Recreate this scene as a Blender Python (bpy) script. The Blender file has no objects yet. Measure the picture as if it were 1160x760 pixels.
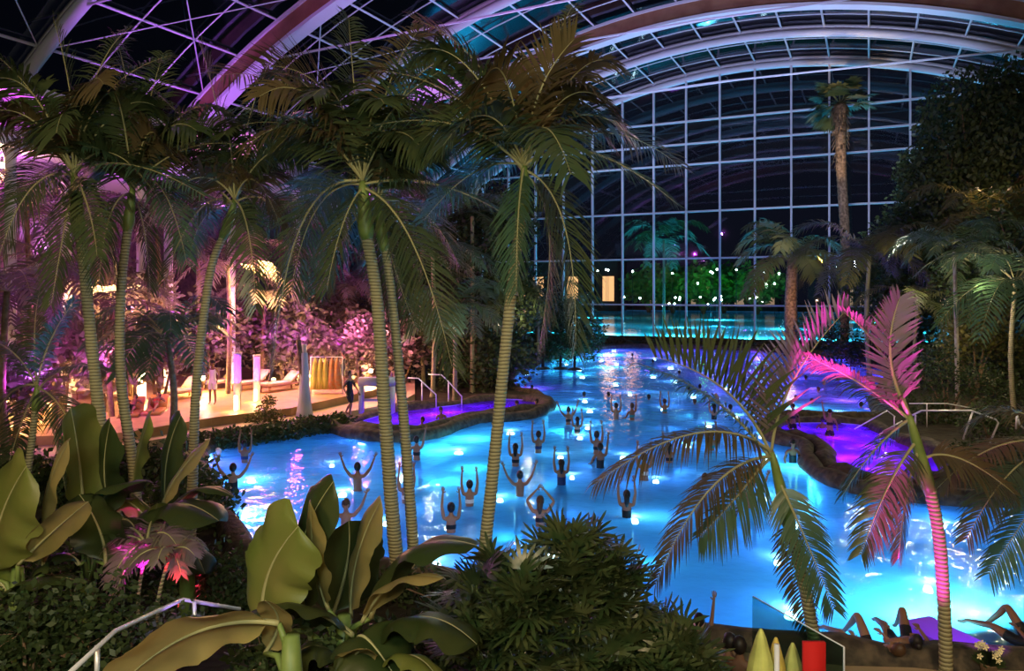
import bpy, bmesh, math, random
from mathutils import Vector, Matrix
R = random.Random(7)
sc = bpy.context.scene
COL = sc.collection

# ------------------------------------------------------------------ camera
H, F, HZ, CX = 5.3, 840.0, 330.0, 580.0
cam_d = bpy.data.cameras.new('camera'); cam = bpy.data.objects.new('camera', cam_d); COL.objects.link(cam)
cam.location = (0, 0, H); cam.rotation_euler = (math.pi/2, 0, 0)
cam_d.sensor_width = 36; cam_d.lens = F/1160*36; cam_d.shift_y = -50/1160; cam_d.clip_end = 900; cam_d.clip_start = .1
sc.camera = cam
sc.view_settings.view_transform = 'Standard'; sc.view_settings.look = 'None'
sc.view_settings.gamma = 1; sc.view_settings.use_curve_mapping = False
sc.view_settings.exposure = 0.0
sc.cycles.use_denoising = True
sc.cycles.use_light_tree = True
sc.cycles.max_bounces = 6; sc.cycles.diffuse_bounces = 2; sc.cycles.glossy_bounces = 3
sc.cycles.transparent_max_bounces = 12; sc.cycles.transmission_bounces = 4
sc.cycles.sample_clamp_indirect = 3; sc.cycles.caustics_reflective = False; sc.cycles.caustics_refractive = False

# ------------------------------------------------------------------ world: night sky
w = bpy.data.worlds.new('night_sky'); sc.world = w; w.use_nodes = True
w.node_tree.nodes['Background'].inputs[0].default_value = (.012, .014, .03, 1)
w.node_tree.nodes['Background'].inputs[1].default_value = .35

# ------------------------------------------------------------------ helpers: image measurements to metres
def P(px, py, d): return Vector(((px-CX)/F*d, d, H-(py-HZ)/F*d))
def G(px, py, z=0.0):
    d = F*(H-z)/(py-HZ); return Vector(((px-CX)/F*d, d, z))
AU = Vector((math.sin(math.radians(25.7)), math.cos(math.radians(25.7)), 0))   # axis of the vault
AW = Vector((AU.y, -AU.x, 0))                                                  # along the glass wall, to the right
def ST(s, t, z): return AU*s + AW*t + Vector((0, 0, z))

# ------------------------------------------------------------------ lights (the room's lamps and added fills)
def lamp(kind, loc, energy, col, aim=None, size=.2, angle=60, blend=.6, sy=None):
    l = bpy.data.lights.new(kind.lower()+'_lamp', kind); l.energy = energy; l.color = col
    if kind == 'AREA':
        l.size = size
        if sy: l.shape = 'RECTANGLE'; l.size_y = sy
    else: l.shadow_soft_size = size
    if kind == 'SPOT': l.spot_size = math.radians(angle); l.spot_blend = blend
    o = bpy.data.objects.new(kind.lower()+'_lamp', l); COL.objects.link(o); o.location = loc
    if aim is not None:
        o.rotation_euler = (Vector(aim)-Vector(loc)).to_track_quat('-Z', 'Y').to_euler()
    return o
WARM = (1, .66, .33); PURP = (.55, .12, 1); MAG = (1, .03, .72); COOL = (.62, .68, 1)
# first two: warm ceiling lamps of the terrace the viewer stands on
lamp('AREA', (-7, -3, 9.5), 1250, (1, .74, .42), (-6, 13, 5), 2.5)
lamp('AREA', (6, -3, 9), 900, (1, .72, .40), (3, 12, 2.5), 2.5)
lamp('AREA', (-1, -2, 7.5), 650, (.85, 1, .85), (-4, 13, 8.5), 1.6)  # added neutral fill for highlights on the palm crowns, not a terrace lamp
# cool wash on the vault over the pool, purple wash on its left part
lamp('SPOT', ST(52, -2, 9), 9000, COOL, ST(68, -12, 27), .8, 130)
lamp('SPOT', ST(66, -25, 7), 5000, COOL, ST(66, -22, 25), .8, 120)
lamp('SPOT', ST(40, -12, 9), 9000, (.55, .5, 1), ST(46, -16, 27), .8, 130)
lamp('SPOT', ST(30, -34, 10), 14000, (.62, .15, 1), ST(34, -32, 23), .6, 120)
lamp('SPOT', ST(20, -26, 10), 8000, (.62, .15, 1), ST(26, -26, 25), .6, 120)
# magenta spots at the feet of the front palms
lamp('SPOT', P(915, 775, 9.3), 11000, MAG, P(932, 400, 10.1), .06, 13, .5)
lamp('SPOT', P(1000, 785, 9.1), 12000, MAG, P(1012, 410, 9.8), .06, 15, .5)
lamp('SPOT', P(1030, 800, 9.0), 900, MAG, P(1060, 620, 9.9), .06, 36, .7)
lamp('SPOT', P(160, 690, 12.2), 700, MAG, P(143, 610, 13.2), .05, 16, .6)
lamp('SPOT', P(225, 690, 11.6), 260, (1, .03, .12), P(215, 620, 11.8), .06, 40, .6)

# ------------------------------------------------------------------ materials
MATS = {}
def mat(name, col, rough=.6, metal=0, emit=None, es=0, spec=.3, noise=None, trans=0, bump=0, nscale=4, alpha=1):
    if name in MATS: return MATS[name]
    m = bpy.data.materials.new(name); m.use_nodes = True; nt = m.node_tree; b = nt.nodes['Principled BSDF']
    b.inputs['Base Color'].default_value = (*col, 1); b.inputs['Roughness'].default_value = rough
    b.inputs['Metallic'].default_value = metal; b.inputs['Specular IOR Level'].default_value = spec
    if emit: b.inputs['Emission Color'].default_value = (*emit, 1); b.inputs['Emission Strength'].default_value = es
    tc = nt.nodes.new('ShaderNodeTexCoord'); nz = nt.nodes.new('ShaderNodeTexNoise'); nz.inputs['Scale'].default_value = nscale
    nz.inputs['Detail'].default_value = 4
    nt.links.new(tc.outputs['Object'], nz.inputs['Vector'])
    if noise:
        mx = nt.nodes.new('ShaderNodeMix'); mx.data_type = 'RGBA'
        mx.inputs[6].default_value = (*col, 1); mx.inputs[7].default_value = (*noise, 1)
        rp = nt.nodes.new('ShaderNodeValToRGB'); rp.color_ramp.elements[0].position = .38; rp.color_ramp.elements[1].position = .65
        nt.links.new(nz.outputs['Fac'], rp.inputs['Fac']); nt.links.new(rp.outputs['Color'], mx.inputs[0])
        nt.links.new(mx.outputs[2], b.inputs['Base Color'])
    if bump:
        bp = nt.nodes.new('ShaderNodeBump'); bp.inputs['Strength'].default_value = bump; bp.inputs['Distance'].default_value = .05
        nt.links.new(nz.outputs['Fac'], bp.inputs['Height']); nt.links.new(bp.outputs[0], b.inputs['Normal'])
    if trans:
        tr = nt.nodes.new('ShaderNodeBsdfTranslucent'); tr.inputs[0].default_value = (*[min(1, c*1.5) for c in col], 1)
        ms = nt.nodes.new('ShaderNodeMixShader'); ms.inputs[0].default_value = trans
        out = nt.nodes['Material Output']
        nt.links.new(b.outputs[0], ms.inputs[1]); nt.links.new(tr.outputs[0], ms.inputs[2]); nt.links.new(ms.outputs[0], out.inputs[0])
    MATS[name] = m; return m

def ring_mat(name, a, b_, scale):
    m = bpy.data.materials.new(name); m.use_nodes = True; nt = m.node_tree; b = nt.nodes['Principled BSDF']
    tc = nt.nodes.new('ShaderNodeTexCoord'); wv = nt.nodes.new('ShaderNodeTexWave'); wv.bands_direction = 'Z'
    wv.inputs['Scale'].default_value = scale; wv.inputs['Distortion'].default_value = 1.2; wv.inputs['Detail'].default_value = 2; wv.inputs['Detail Scale'].default_value = 1.5
    nt.links.new(tc.outputs['Object'], wv.inputs['Vector'])
    rp = nt.nodes.new('ShaderNodeValToRGB'); e = rp.color_ramp.elements
    e[0].position = .05; e[0].color = (*b_, 1); e[1].position = .3; e[1].color = (*a, 1)
    nt.links.new(wv.outputs['Fac'], rp.inputs['Fac']); nt.links.new(rp.outputs[0], b.inputs['Base Color'])
    bp = nt.nodes.new('ShaderNodeBump'); bp.inputs['Strength'].default_value = .6; bp.inputs['Distance'].default_value = .02
    nt.links.new(wv.outputs['Fac'], bp.inputs['Height']); nt.links.new(bp.outputs[0], b.inputs['Normal'])
    b.inputs['Roughness'].default_value = .6; b.inputs['Specular IOR Level'].default_value = .25
    return m

def water_mat(name, tint, scat, fac, bump=.25, sc_=1.6, ior=1.2):
    m = bpy.data.materials.new(name); m.use_nodes = True; nt = m.node_tree; nt.nodes.remove(nt.nodes['Principled BSDF'])
    out = nt.nodes['Material Output']
    tp = nt.nodes.new('ShaderNodeBsdfTransparent'); tp.inputs[0].default_value = (*tint, 1)
    tl = nt.nodes.new('ShaderNodeBsdfTranslucent'); tl.inputs[0].default_value = (*scat, 1)
    mx = nt.nodes.new('ShaderNodeMixShader'); mx.inputs[0].default_value = fac
    gl = nt.nodes.new('ShaderNodeBsdfGlossy'); gl.inputs['Roughness'].default_value = .06
    fr = nt.nodes.new('ShaderNodeFresnel'); fr.inputs[0].default_value = ior
    mg = nt.nodes.new('ShaderNodeMixShader')
    tc = nt.nodes.new('ShaderNodeTexCoord'); nz = nt.nodes.new('ShaderNodeTexNoise'); nz.inputs['Scale'].default_value = sc_; nz.inputs['Detail'].default_value = 3
    bp = nt.nodes.new('ShaderNodeBump'); bp.inputs['Strength'].default_value = bump; bp.inputs['Distance'].default_value = .25
    L = nt.links.new
    L(tc.outputs['Object'], nz.inputs['Vector']); L(nz.outputs['Fac'], bp.inputs['Height']); L(bp.outputs[0], gl.inputs['Normal']); L(bp.outputs[0], fr.inputs['Normal'])
    L(tp.outputs[0], mx.inputs[1]); L(tl.outputs[0], mx.inputs[2])
    L(fr.outputs[0], mg.inputs[0]); L(mx.outputs[0], mg.inputs[1]); L(gl.outputs[0], mg.inputs[2]); L(mg.outputs[0], out.inputs[0])
    return m

def glass_mat(name, tint, refl, rough=.03):
    m = bpy.data.materials.new(name); m.use_nodes = True; nt = m.node_tree; nt.nodes.remove(nt.nodes['Principled BSDF'])
    tp = nt.nodes.new('ShaderNodeBsdfTransparent'); tp.inputs[0].default_value = (*tint, 1)
    gl = nt.nodes.new('ShaderNodeBsdfGlossy'); gl.inputs['Roughness'].default_value = rough; gl.inputs[0].default_value = (.8, .85, 1, 1)
    mx = nt.nodes.new('ShaderNodeMixShader'); mx.inputs[0].default_value = refl
    nt.links.new(tp.outputs[0], mx.inputs[1]); nt.links.new(gl.outputs[0], mx.inputs[2]); nt.links.new(mx.outputs[0], nt.nodes['Material Output'].inputs[0])
    return m

M_steel = mat('white_painted_steel', (.62, .64, .72), .45, spec=.4)
M_wood = mat('laminated_timber', (.30, .15, .09), .5, noise=(.22, .1, .06), nscale=1)
M_glass = glass_mat('window_glass', (.8, .86, .86), .1)
M_rglass = glass_mat('roof_glass', (.25, .3, .32), .16, .06)
M_water = water_mat('pool_water', (.6, .86, 1), (.26, .60, 1), .55)
M_water_o = water_mat('outdoor_water', (.5, .9, 1), (.3, .85, .9), .6, .1, ior=1.05)
M_spaw = water_mat('spa_water', (.6, .5, 1), (.35, .12, 1), .5, .15)
M_basin = mat('pale_blue_pool_plaster', (.25, .62, .9), .7)
M_spab = mat('violet_spa_plaster', (.4, .3, .95), .7)
M_rock = mat('dark_rock', (.035, .028, .022), .8, noise=(.10, .075, .05), bump=.8, nscale=5)
M_soil = mat('dark_soil', (.02, .016, .01), .95, noise=(.04, .035, .02), bump=.6)
M_deck = mat('deck_planks', (.42, .25, .11), .55, noise=(.32, .18, .08), nscale=2)
M_tile = mat('sand_tiles', (.45, .33, .2), .6, noise=(.36, .26, .15), nscale=1)
M_plast = mat('white_plaster', (.5, .47, .49), .7)
M_trunk = ring_mat('ringed_palm_bark', (.30, .27, .15), (.10, .085, .05), 5.5)
M_trunk_g = mat('green_crownshaft', (.17, .22, .055), .45, noise=(.10, .15, .035), nscale=3)
M_leaf = mat('palm_leaf', (.040, .062, .022), .36, noise=(.07, .082, .03), trans=.2, nscale=1.5, spec=.55)
M_leaf_b = mat('palm_leaf_brown', (.075, .06, .022), .5, noise=(.11, .075, .035), trans=.2, nscale=1.5)
M_leaf_g = mat('palm_leaf_green', (.04, .085, .04), .36, noise=(.07, .12, .06), trans=.2, nscale=1.5, spec=.6)
M_leaf_m = mat('lamplit_palm_leaf', (.17, .13, .12), .5, noise=(.08, .07, .05), trans=.25, nscale=1)  # paler leaf copy: some of the coloured lamplight is put into the colour
M_leaf_p = mat('pink_lit_palm_leaf', (.17, .10, .14), .5, noise=(.12, .12, .06), trans=.25, nscale=2)  # pink tint puts the magenta light into the leaf colour
M_rib = mat('frond_midrib', (.28, .26, .12), .45)
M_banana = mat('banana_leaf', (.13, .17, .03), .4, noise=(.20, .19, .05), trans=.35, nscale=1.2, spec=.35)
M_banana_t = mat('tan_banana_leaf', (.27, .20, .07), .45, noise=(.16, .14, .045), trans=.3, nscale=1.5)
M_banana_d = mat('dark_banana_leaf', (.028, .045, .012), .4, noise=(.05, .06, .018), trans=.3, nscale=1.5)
M_rhapis = mat('lady_palm_leaf', (.03, .055, .018), .32, noise=(.085, .095, .035), trans=.2, nscale=3, spec=.5)
M_bark = mat('brown_bark', (.12, .075, .045), .8, noise=(.2, .13, .08), bump=.8, nscale=8)
M_shag = mat('shaggy_bark', (.09, .055, .03), .85, noise=(.26, .17, .1), bump=1, nscale=5)
M_foli = mat('dark_foliage', (.03, .05, .015), .5, noise=(.05, .07, .025), trans=.25, nscale=.6)
M_foli2 = mat('olive_foliage', (.07, .075, .02), .5, noise=(.12, .10, .03), trans=.25, nscale=.6)
M_chrome = mat('stainless_steel', (.75, .72, .76), .3, metal=.35)
M_skin = [mat('skin_light', (.27, .14, .09), .5), mat('skin_tan', (.2, .095, .055), .5), mat('skin_brown', (.2, .09, .05), .5)]
M_hair = [mat('hair_dark', (.012, .009, .008), .5), mat('hair_brown', (.06, .03, .015), .5), mat('hair_blond', (.30, .2, .09), .5)]
M_suit = {'black': mat('black_swimwear', (.008, .008, .01), .6), 'navy': mat('navy_swimwear', (.01, .02, .08), .6), 'teal': mat('teal_swimwear', (.02, .2, .22), .6),
          'red': mat('red_swimwear', (.35, .02, .02), .6), 'white': mat('white_swimwear', (.7, .7, .7), .6)}
M_towel = mat('cream_towel', (.65, .5, .32), .9); M_orange = mat('orange_towel', (.6, .2, .06), .9, noise=(.5, .3, .15), nscale=8)
M_yellow = mat('yellow_cloth', (.7, .6, .12), .9, noise=(.55, .4, .1), nscale=3)
M_ygreen = mat('yellow_green_canvas', (.62, .66, .2), .7, noise=(.34, .36, .09), nscale=2)
M_red = mat('red_cloth', (.5, .01, .01), .8)
M_dark = mat('dark_metal', (.02, .02, .022), .5)

# ------------------------------------------------------------------ mesh helpers
class MB:
    def __init__(s): s.v = []; s.f = []; s.m = []; s.mi = 0
    def add(s, vs, fs):
        n = len(s.v); s.v += [tuple(v) for v in vs]; s.f += [tuple(i+n for i in f) for f in fs]; s.m += [s.mi]*len(fs)
    def box(s, c, d, rz=0, rot=None):
        m = rot if rot else Matrix.Rotation(rz, 3, 'Z'); c = Vector(c)
        vs = [c + m @ Vector((x*d[0]/2, y*d[1]/2, z*d[2]/2)) for x in (-1, 1) for y in (-1, 1) for z in (-1, 1)]
        s.add(vs, [(0, 1, 3, 2), (4, 6, 7, 5), (0, 4, 5, 1), (2, 3, 7, 6), (0, 2, 6, 4), (1, 5, 7, 3)])
    def tube(s, pts, rad, n=8, cap=True, sq=None):
        pts = [Vector(p) for p in pts]
        if not hasattr(rad, '__len__'): rad = [rad]*len(pts)
        t0 = (pts[1]-pts[0]).normalized()
        a = t0.orthogonal().normalized() if abs(t0.z) < .9 else Vector((1, 0, 0))
        vs = []
        for i, p in enumerate(pts):
            t = (pts[min(i+1, len(pts)-1)]-pts[max(i-1, 0)]).normalized()
            a = (a - t*a.dot(t)).normalized(); b = t.cross(a)
            for k in range(n):
                an = 2*math.pi*(k+.5)/n; q = 1 if sq is None else sq
                vs.append(p + a*math.cos(an)*rad[i] + b*math.sin(an)*rad[i]*q)
        fs = [(i*n+k, i*n+(k+1) % n, (i+1)*n+(k+1) % n, (i+1)*n+k) for i in range(len(pts)-1) for k in range(n)]
        if cap: fs += [tuple(range(n))[::-1], tuple((len(pts)-1)*n+k for k in range(n))]
        s.add(vs, fs)
    def strip(s, L, Rr):
        n = len(L); s.add(list(L)+list(Rr), [(i, i+1, n+i+1, n+i) for i in range(n-1)])
    def lathe(s, c, prof, n=16, cap=True, wob=0):
        c = Vector(c); vs = []
        for (r, z) in prof:
            for k in range(n):
                a = 2*math.pi*k/n; rr = r*(1+wob*math.cos(a*n/2))
                vs.append(c+Vector((rr*math.cos(a), rr*math.sin(a), z)))
        m = len(prof); fs = [(i*n+k, i*n+(k+1) % n, (i+1)*n+(k+1) % n, (i+1)*n+k) for i in range(m-1) for k in range(n)]
        if cap: fs += [tuple(range(n))[::-1], tuple((m-1)*n+k for k in range(n))]
        s.add(vs, fs)
    def sphere(s, c, r, n=10, m=6):
        c = Vector(c); r = Vector(r) if hasattr(r, '__len__') else Vector((r, r, r)); vs = []
        for j in range(m+1):
            p = math.pi*j/m
            for k in range(n):
                a = 2*math.pi*k/n; vs.append(c+Vector((r.x*math.sin(p)*math.cos(a), r.y*math.sin(p)*math.sin(a), r.z*math.cos(p))))
        s.add(vs, [(j*n+k, (j+1)*n+k, (j+1)*n+(k+1) % n, j*n+(k+1) % n) for j in range(m) for k in range(n)])

def props(o, label=None, cat=None, group=None, kind=None):
    if label: o['label'] = label
    if cat: o['category'] = cat
    if group: o['group'] = group
    if kind: o['kind'] = kind
    return o
def wloc(o):
    v = Vector((0, 0, 0))
    while o is not None: v += o.location; o = o.parent
    return v
def build(name, mb, ms, parent=None, smooth=True, loc=None):
    me = bpy.data.meshes.new(name); base = wloc(parent) if parent else (Vector(loc) if loc is not None else Vector((0, 0, 0)))
    me.from_pydata([(v[0]-base.x, v[1]-base.y, v[2]-base.z) for v in mb.v], [], mb.f)
    if not isinstance(ms, (list, tuple)): ms = [ms]
    for m in ms: me.materials.append(m)
    if len(ms) > 1: me.polygons.foreach_set('material_index', mb.m)
    if smooth: me.polygons.foreach_set('use_smooth', [True]*len(me.polygons))
    me.update()
    o = bpy.data.objects.new(name, me); COL.objects.link(o)
    if parent: o.parent = parent
    elif loc is not None: o.location = base
    return o
def thing(name, label, cat, loc, group=None):
    o = bpy.data.objects.new(name, None); COL.objects.link(o); o.location = loc; o.empty_display_size = .2
    return props(o, label, cat, group)
def struct(name, mb, m, smooth=False): return props(build(name, mb, m, None, smooth), kind='structure')
def copy_tree(o, parent=None):
    c = o.copy(); COL.objects.link(c)
    if parent: c.parent = parent
    for ch in o.children: copy_tree(ch, c)
    return c

# ------------------------------------------------------------------ ground, pool basins, water
def smooth_poly(pts, it=2):
    for _ in range(it):
        q = []
        for i in range(len(pts)):
            a, b = pts[i], pts[(i+1) % len(pts)]
            q += [a*.75+b*.25, a*.25+b*.75]
        pts = q
    return pts
pool_px = [(222, 512), (300, 499), (368, 489), (380, 489), (400, 496), (430, 500), (465, 500), (500, 494), (520, 484), (545, 477), (575, 478), (610, 472),
           (624, 462), (612, 450), (585, 445), (576, 436), (582, 424), (600, 414), (640, 404), (668, 397), (700, 393.5), (760, 394.5), (820, 396), (880, 399),
           (940, 404), (990, 412), (1010, 425), (1000, 445), (988, 462), (1000, 474), (960, 476), (915, 475), (870, 478), (862, 492), (885, 503), (915, 508), (912, 525), (932, 546), (985, 562), (1060, 570), (1160, 574), (1420, 585)]
pool = [G(*p) for p in pool_px]
pool += [Vector((14, 10.6, 0)), Vector((8, 10.2, 0)), Vector((4.5, 10.35, 0)), Vector((2.2, 11.2, 0)), Vector((.2, 12.6, 0)), Vector((-2, 13.6, 0)), Vector((-3.6, 13.6, 0)), Vector((-5, 14.0, 0)), Vector((-6.6, 17, 0)), Vector((-8.6, 20.5, 0))]
pool = smooth_poly(pool, 1)
outdoor = [ST(79, -60, 0), ST(79, 12, 0), ST(100, 28, 0), ST(150, 30, 0), ST(200, 0, 0), ST(200, -90, 0), ST(120, -90, 0)]

def inside(p, poly):
    c = False; j = len(poly)-1
    for i in range(len(poly)):
        a, b = poly[i], poly[j]
        if (a.y > p.y) != (b.y > p.y) and p.x < (b.x-a.x)*(p.y-a.y)/(b.y-a.y)+a.x: c = not c
        j = i
    return c
def fill(loops, z):
    bm = bmesh.new(); es = []
    for lp in loops:
        vs = [bm.verts.new((p.x, p.y, z)) for p in lp]
        es += [bm.edges.new((vs[i], vs[(i+1) % len(vs)])) for i in range(len(vs))]
    bmesh.ops.triangle_fill(bm, edges=es, use_beauty=True, normal=(0, 0, 1))
    bm.verts.ensure_lookup_table(); bm.verts.index_update()
    vs = [v.co.copy() for v in bm.verts]; fs = []
    for f in bm.faces:
        ids = [v.index for v in f.verts]
        if f.normal.z < 0: ids.reverse()
        fs.append(tuple(ids))
    bm.free(); return vs, fs
GZ = .15
SZ = .12
SPA_L = [(402, 481), (412, 487), (440, 490), (470, 488), (495, 482), (520, 474), (545, 469.5), (575, 468), (605, 465), (617, 461), (605, 455), (580, 452), (545, 453.5), (520, 459), (490, 462), (450, 466), (422, 473)]
SPA_R = [(882, 481), (915, 479), (960, 480), (988, 484), (998, 491), (1012, 500), (1050, 512), (1076, 530), (1072, 540), (1040, 545), (1000, 546), (965, 538), (942, 529), (936, 520), (945, 511), (932, 502), (905, 496), (883, 492)]
spa_polys = [smooth_poly([G(x, y, SZ) for x, y in q], 1) for q in (SPA_L, SPA_R)]
m = MB(); m.add(*fill([[ST(-40, -110, 0), ST(-40, 110, 0), ST(78, 110, 0), ST(78, -110, 0)], pool]+spa_polys, GZ)); struct('floor', m, M_soil)
m = MB(); m.add(*fill([[ST(78, -140, 0), ST(78, 130, 0), ST(330, 130, 0), ST(330, -200, 0)], outdoor], GZ)); o = struct('floor_outdoor', m, M_soil)
def basin(name, poly, z0, z1, mt, parent=None):
    m = MB(); m.add(*fill([poly], z0)); n = len(poly)
    m.add([Vector((p.x, p.y, z0)) for p in poly]+[Vector((p.x, p.y, z1)) for p in poly], [(i, (i+1) % n, n+(i+1) % n, n+i) for i in range(n)])
    return build(name, m, mt, parent, False)
props(basin('floor_pool', pool, -1.05, GZ, M_basin), kind='structure')
props(basin('floor_outdoor_pool', outdoor, -1.2, GZ, M_basin), kind='structure')
m = MB(); m.add(*fill([pool], 0)); pw = build('pool_water', m, M_water, None, False); props(pw, 'bright blue water filling the big indoor pool', 'water', kind='stuff')
m = MB(); m.add(*fill([outdoor], 0)); props(build('outdoor_pool_water', m, M_water_o, None, False), 'turquoise outdoor pool water beyond the glass wall', 'water', kind='stuff')

# underwater lamps
def inpool_lamps(poly, x0, x1, y0, y1, n, energy, colf, seed, mind, z=-.6):
    rr = random.Random(seed); pts = []; tries = 0
    while len(pts) < n and tries < 20000:
        tries += 1
        y = y0*(y1/y0)**rr.random(); x = rr.uniform(x0, x1)
        p = Vector((x, y, z))
        if not inside(p, poly): continue
        if any((p-q).length < mind*(.75+y/60) for q in pts): continue
        pts.append(p)
    for p in pts:
        lamp('POINT', p, energy*(.7+.6*rr.random()), colf(p), size=.09)
    return pts
def poolcol(p):
    if p.y > 34 and p.x > 11: return (.9, .2, 3.2) if R.random() < .55 else (2.2, .3, 3)
    return (.10, .36, 1) if R.random() < .8 else (.12, .7, 1)
POOL_W = 38
pl_pts = inpool_lamps(pool, -16, 26, 10.6, 76, 105, POOL_W, poolcol, 3, 2.3)
for px, py, e, c in [(690, 402, 700, (.12, .85, 1)), (650, 408, 500, (.12, .9, 1)), (640, 462, 160, (.15, .9, 1)), (500, 510, 140, (.12, .8, 1)), (535, 497, 140, (.15, .9, 1)), (1040, 700, 260, (.2, .95, 1)), (1085, 690, 260, (.2, .95, 1)),
                     (760, 399, 260, (.15, .1, 1)), (700, 397, 260, (.3, .05, 1)), (600, 440, 140, (.6, .05, 1)), (905, 530, 140, (.15, .95, .9)), (905, 462, 200, (.1, .75, 1)), (270, 622, 70, (.3, .1, 1)), (245, 525, 70, (.35, .2, 1)), (280, 545, 100, (.1, .8, 1))]:
    lamp('POINT', G(px, py, 0)+Vector((0, 0, -.5)), e, c, size=.12)
for s, t in [(88, -38), (86, -28), (88, -20), (86, -12), (88, -4), (88, 4), (110, -40), (108, -25), (110, -10), (108, 5), (140, -50), (140, -25), (140, 0)]:
    lamp('POINT', ST(s, t, -.6), 10000, (.06, .6, .85), size=.3)

# stone rim round the pools: one continuous lumpy kerb
def kerb(poly, r, z, seed, step=.45, i0=0, i1=None, mt=M_rock, name='trim', parent=None, hi=1.0):
    rr = random.Random(seed); pts = []
    n = len(poly)
    for i in range(n):
        a, b = poly[i], poly[(i+1) % n]; d = (b-a).length; st = step*(1+min(a.y, b.y)/40)
        k = max(1, int(d/st))
        pts += [a.lerp(b, j/k) for j in range(k)]
    m = MB(); pts = [Vector((p.x, p.y, z+rr.uniform(-.04, .05))) for p in pts]; pts.append(pts[0].copy())
    m.tube(pts, [r*rr.uniform(.7, 1.25) for _ in pts[:-1]]+[r], 7, False, hi)
    return build(name, m, mt, parent)
props(kerb(pool, .28, .12, 5, name='trim_1'), kind='structure')
mb_ = MB(); rk = random.Random(77)
for i_ in range(46):
    g_ = G(224+168*i_/45, 506-20.5*i_/45, 0); mb_.sphere((g_.x+rk.uniform(-.15, .15), g_.y+rk.uniform(-.2, .3), .12), (rk.uniform(.3, .5), rk.uniform(.25, .45), rk.uniform(.22, .38)), 8, 5)
props(build('trim_rocks', mb_, M_rock), kind='structure')

# spa basins, raised beside the pool
def spa(pts, label, seed, lamps):
    c = sum(pts, Vector())/len(pts); c.z = 0
    t = thing('spa_basin', label, 'spa pool', c)
    basin('basin', pts, -.6, GZ, M_spab, t)
    m = MB(); m.add(*fill([pts], SZ)); props(build('water', m, M_spaw, t, False), 'glowing violet water')
    kerb([Vector((p.x, p.y, 0)) + (Vector((p.x, p.y, 0))-Vector((c.x, c.y, 0))).normalized()*.34 for p in pts], .36, .05, seed, .5, name='rock_rim', parent=t)
    for x, y, e, cc in lamps: lamp('POINT', G(x, y, SZ)+Vector((0, 0, -.42)), e*SPA_W, cc, size=.07)
V1 = (.22, .03, 1); V2 = (.65, .04, 1)
SPA_W = 2.5
spa(spa_polys[0], 'long violet lit spa basin in dark rock, left of the pool', 11,
    [(425, 481, 16, V1), (445, 477, 18, V1), (470, 477, 16, V1), (488, 470, 22, V2), (510, 467, 24, V2), (540, 461, 12, V1), (565, 460, 10, (.4, .04, 1)), (595, 460, 7, (.5, .04, .8)), (455, 485, 14, V1)])
spa(spa_polys[1], 'violet lit spa basin on the right bank of the pool', 12,
    [(900, 485, 16, V1), (930, 487, 16, V1), (965, 486, 14, V1), (985, 494, 14, V1), (950, 496, 20, V2), (985, 506, 24, V2), (965, 518, 24, V2), (952, 522, 12, V1), (1005, 522, 20, V1), (1035, 530, 16, V1), (1055, 533, 14, V1), (990, 536, 14, V1)])

# ------------------------------------------------------------------ vault, ribs, glass end wall
T0, RV, ZC = -10.3, 53.0, 27.7-53.0
def vz(t, dr=0): return ZC + math.sqrt(max(.1, (RV+dr)**2-(t-T0)**2))
def arc(s, t0, t1, n, dr=0):
    a0 = math.asin((t0-T0)/RV); a1 = math.asin((t1-T0)/RV)
    return [ST(s, T0+(RV+dr)*math.sin(a0+(a1-a0)*i/n), ZC+(RV+dr)*math.cos(a0+(a1-a0)*i/n)) for i in range(n+1)]
TL, TR = -54, 38
m = MB(); n = 40; ss = [8+68.5*i/12 for i in range(13)]; vs = []
for s_ in ss: vs += arc(s_, TL, TR, n, .35)
m.add(vs, [(i*(n+1)+k, i*(n+1)+k+1, (i+1)*(n+1)+k+1, (i+1)*(n+1)+k) for i in range(12) for k in range(n)])
struct('ceiling', m, M_rglass, True)
RIBS = [(76, 'w'), (67, 'w'), (57.5, 'b'), (47, 'w'), (36, 'b'), (25, 'w'), (14, 'b')]
def bar_section(m, pts, wdt, hgt):      # rectangular section swept along pts, vertical in the plane of the arch
    vs = []
    for i, p in enumerate(pts):
        t = (pts[min(i+1, len(pts)-1)]-pts[max(i-1, 0)]).normalized(); nn = AU.cross(t).normalized()
        for a, b in ((-1, -1), (1, -1), (1, 1), (-1, 1)): vs.append(p+AU*(a*wdt/2)+nn*(b*hgt/2))
    k = len(pts); m.add(vs, [(i*4+j, i*4+(j+1) % 4, (i+1)*4+(j+1) % 4, (i+1)*4+j) for i in range(k-1) for j in range(4)])
ti = 2
for s_, kd in RIBS:
    if kd == 'w':
        m = MB(); m.tube(arc(s_, TL, TR, 60, -.35), .36, 8)
        bar_section(m, arc(s_, TL, TR, 60, .15), .25, .3); o = struct('trim_%d' % ti, m, M_steel, True)
    else:
        m = MB(); bar_section(m, arc(s_, TL, TR, 60, -.75), .75, 1.1); o = struct('trim_%d' % ti, m, M_wood)
        m = MB(); bar_section(m, arc(s_, TL, TR, 60, -1.42), 1.05, .22); bar_section(m, arc(s_, TL, TR, 60, -.1), 1.05, .2); ti += 1; struct('trim_%d' % ti, m, M_steel)
    ti += 1
m = MB()
for k in range(-15, 12):
    t = 3.36*k
    if t < TL or t > TR: continue
    z = vz(t, .1)
    for a, b in zip(RIBS[:-1], RIBS[1:]): m.tube([ST(a[0], t, z), ST(b[0], t, z)], .085, 4)
struct('trim_%d' % ti, m, M_steel); ti += 1
m = MB()
for a, b in zip(RIBS[:-1], RIBS[1:]):
    for q in (1/3, 2/3): m.tube(arc(a[0]+(b[0]-a[0])*q, TL, TR, 50, .12), .05, 4)
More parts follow.
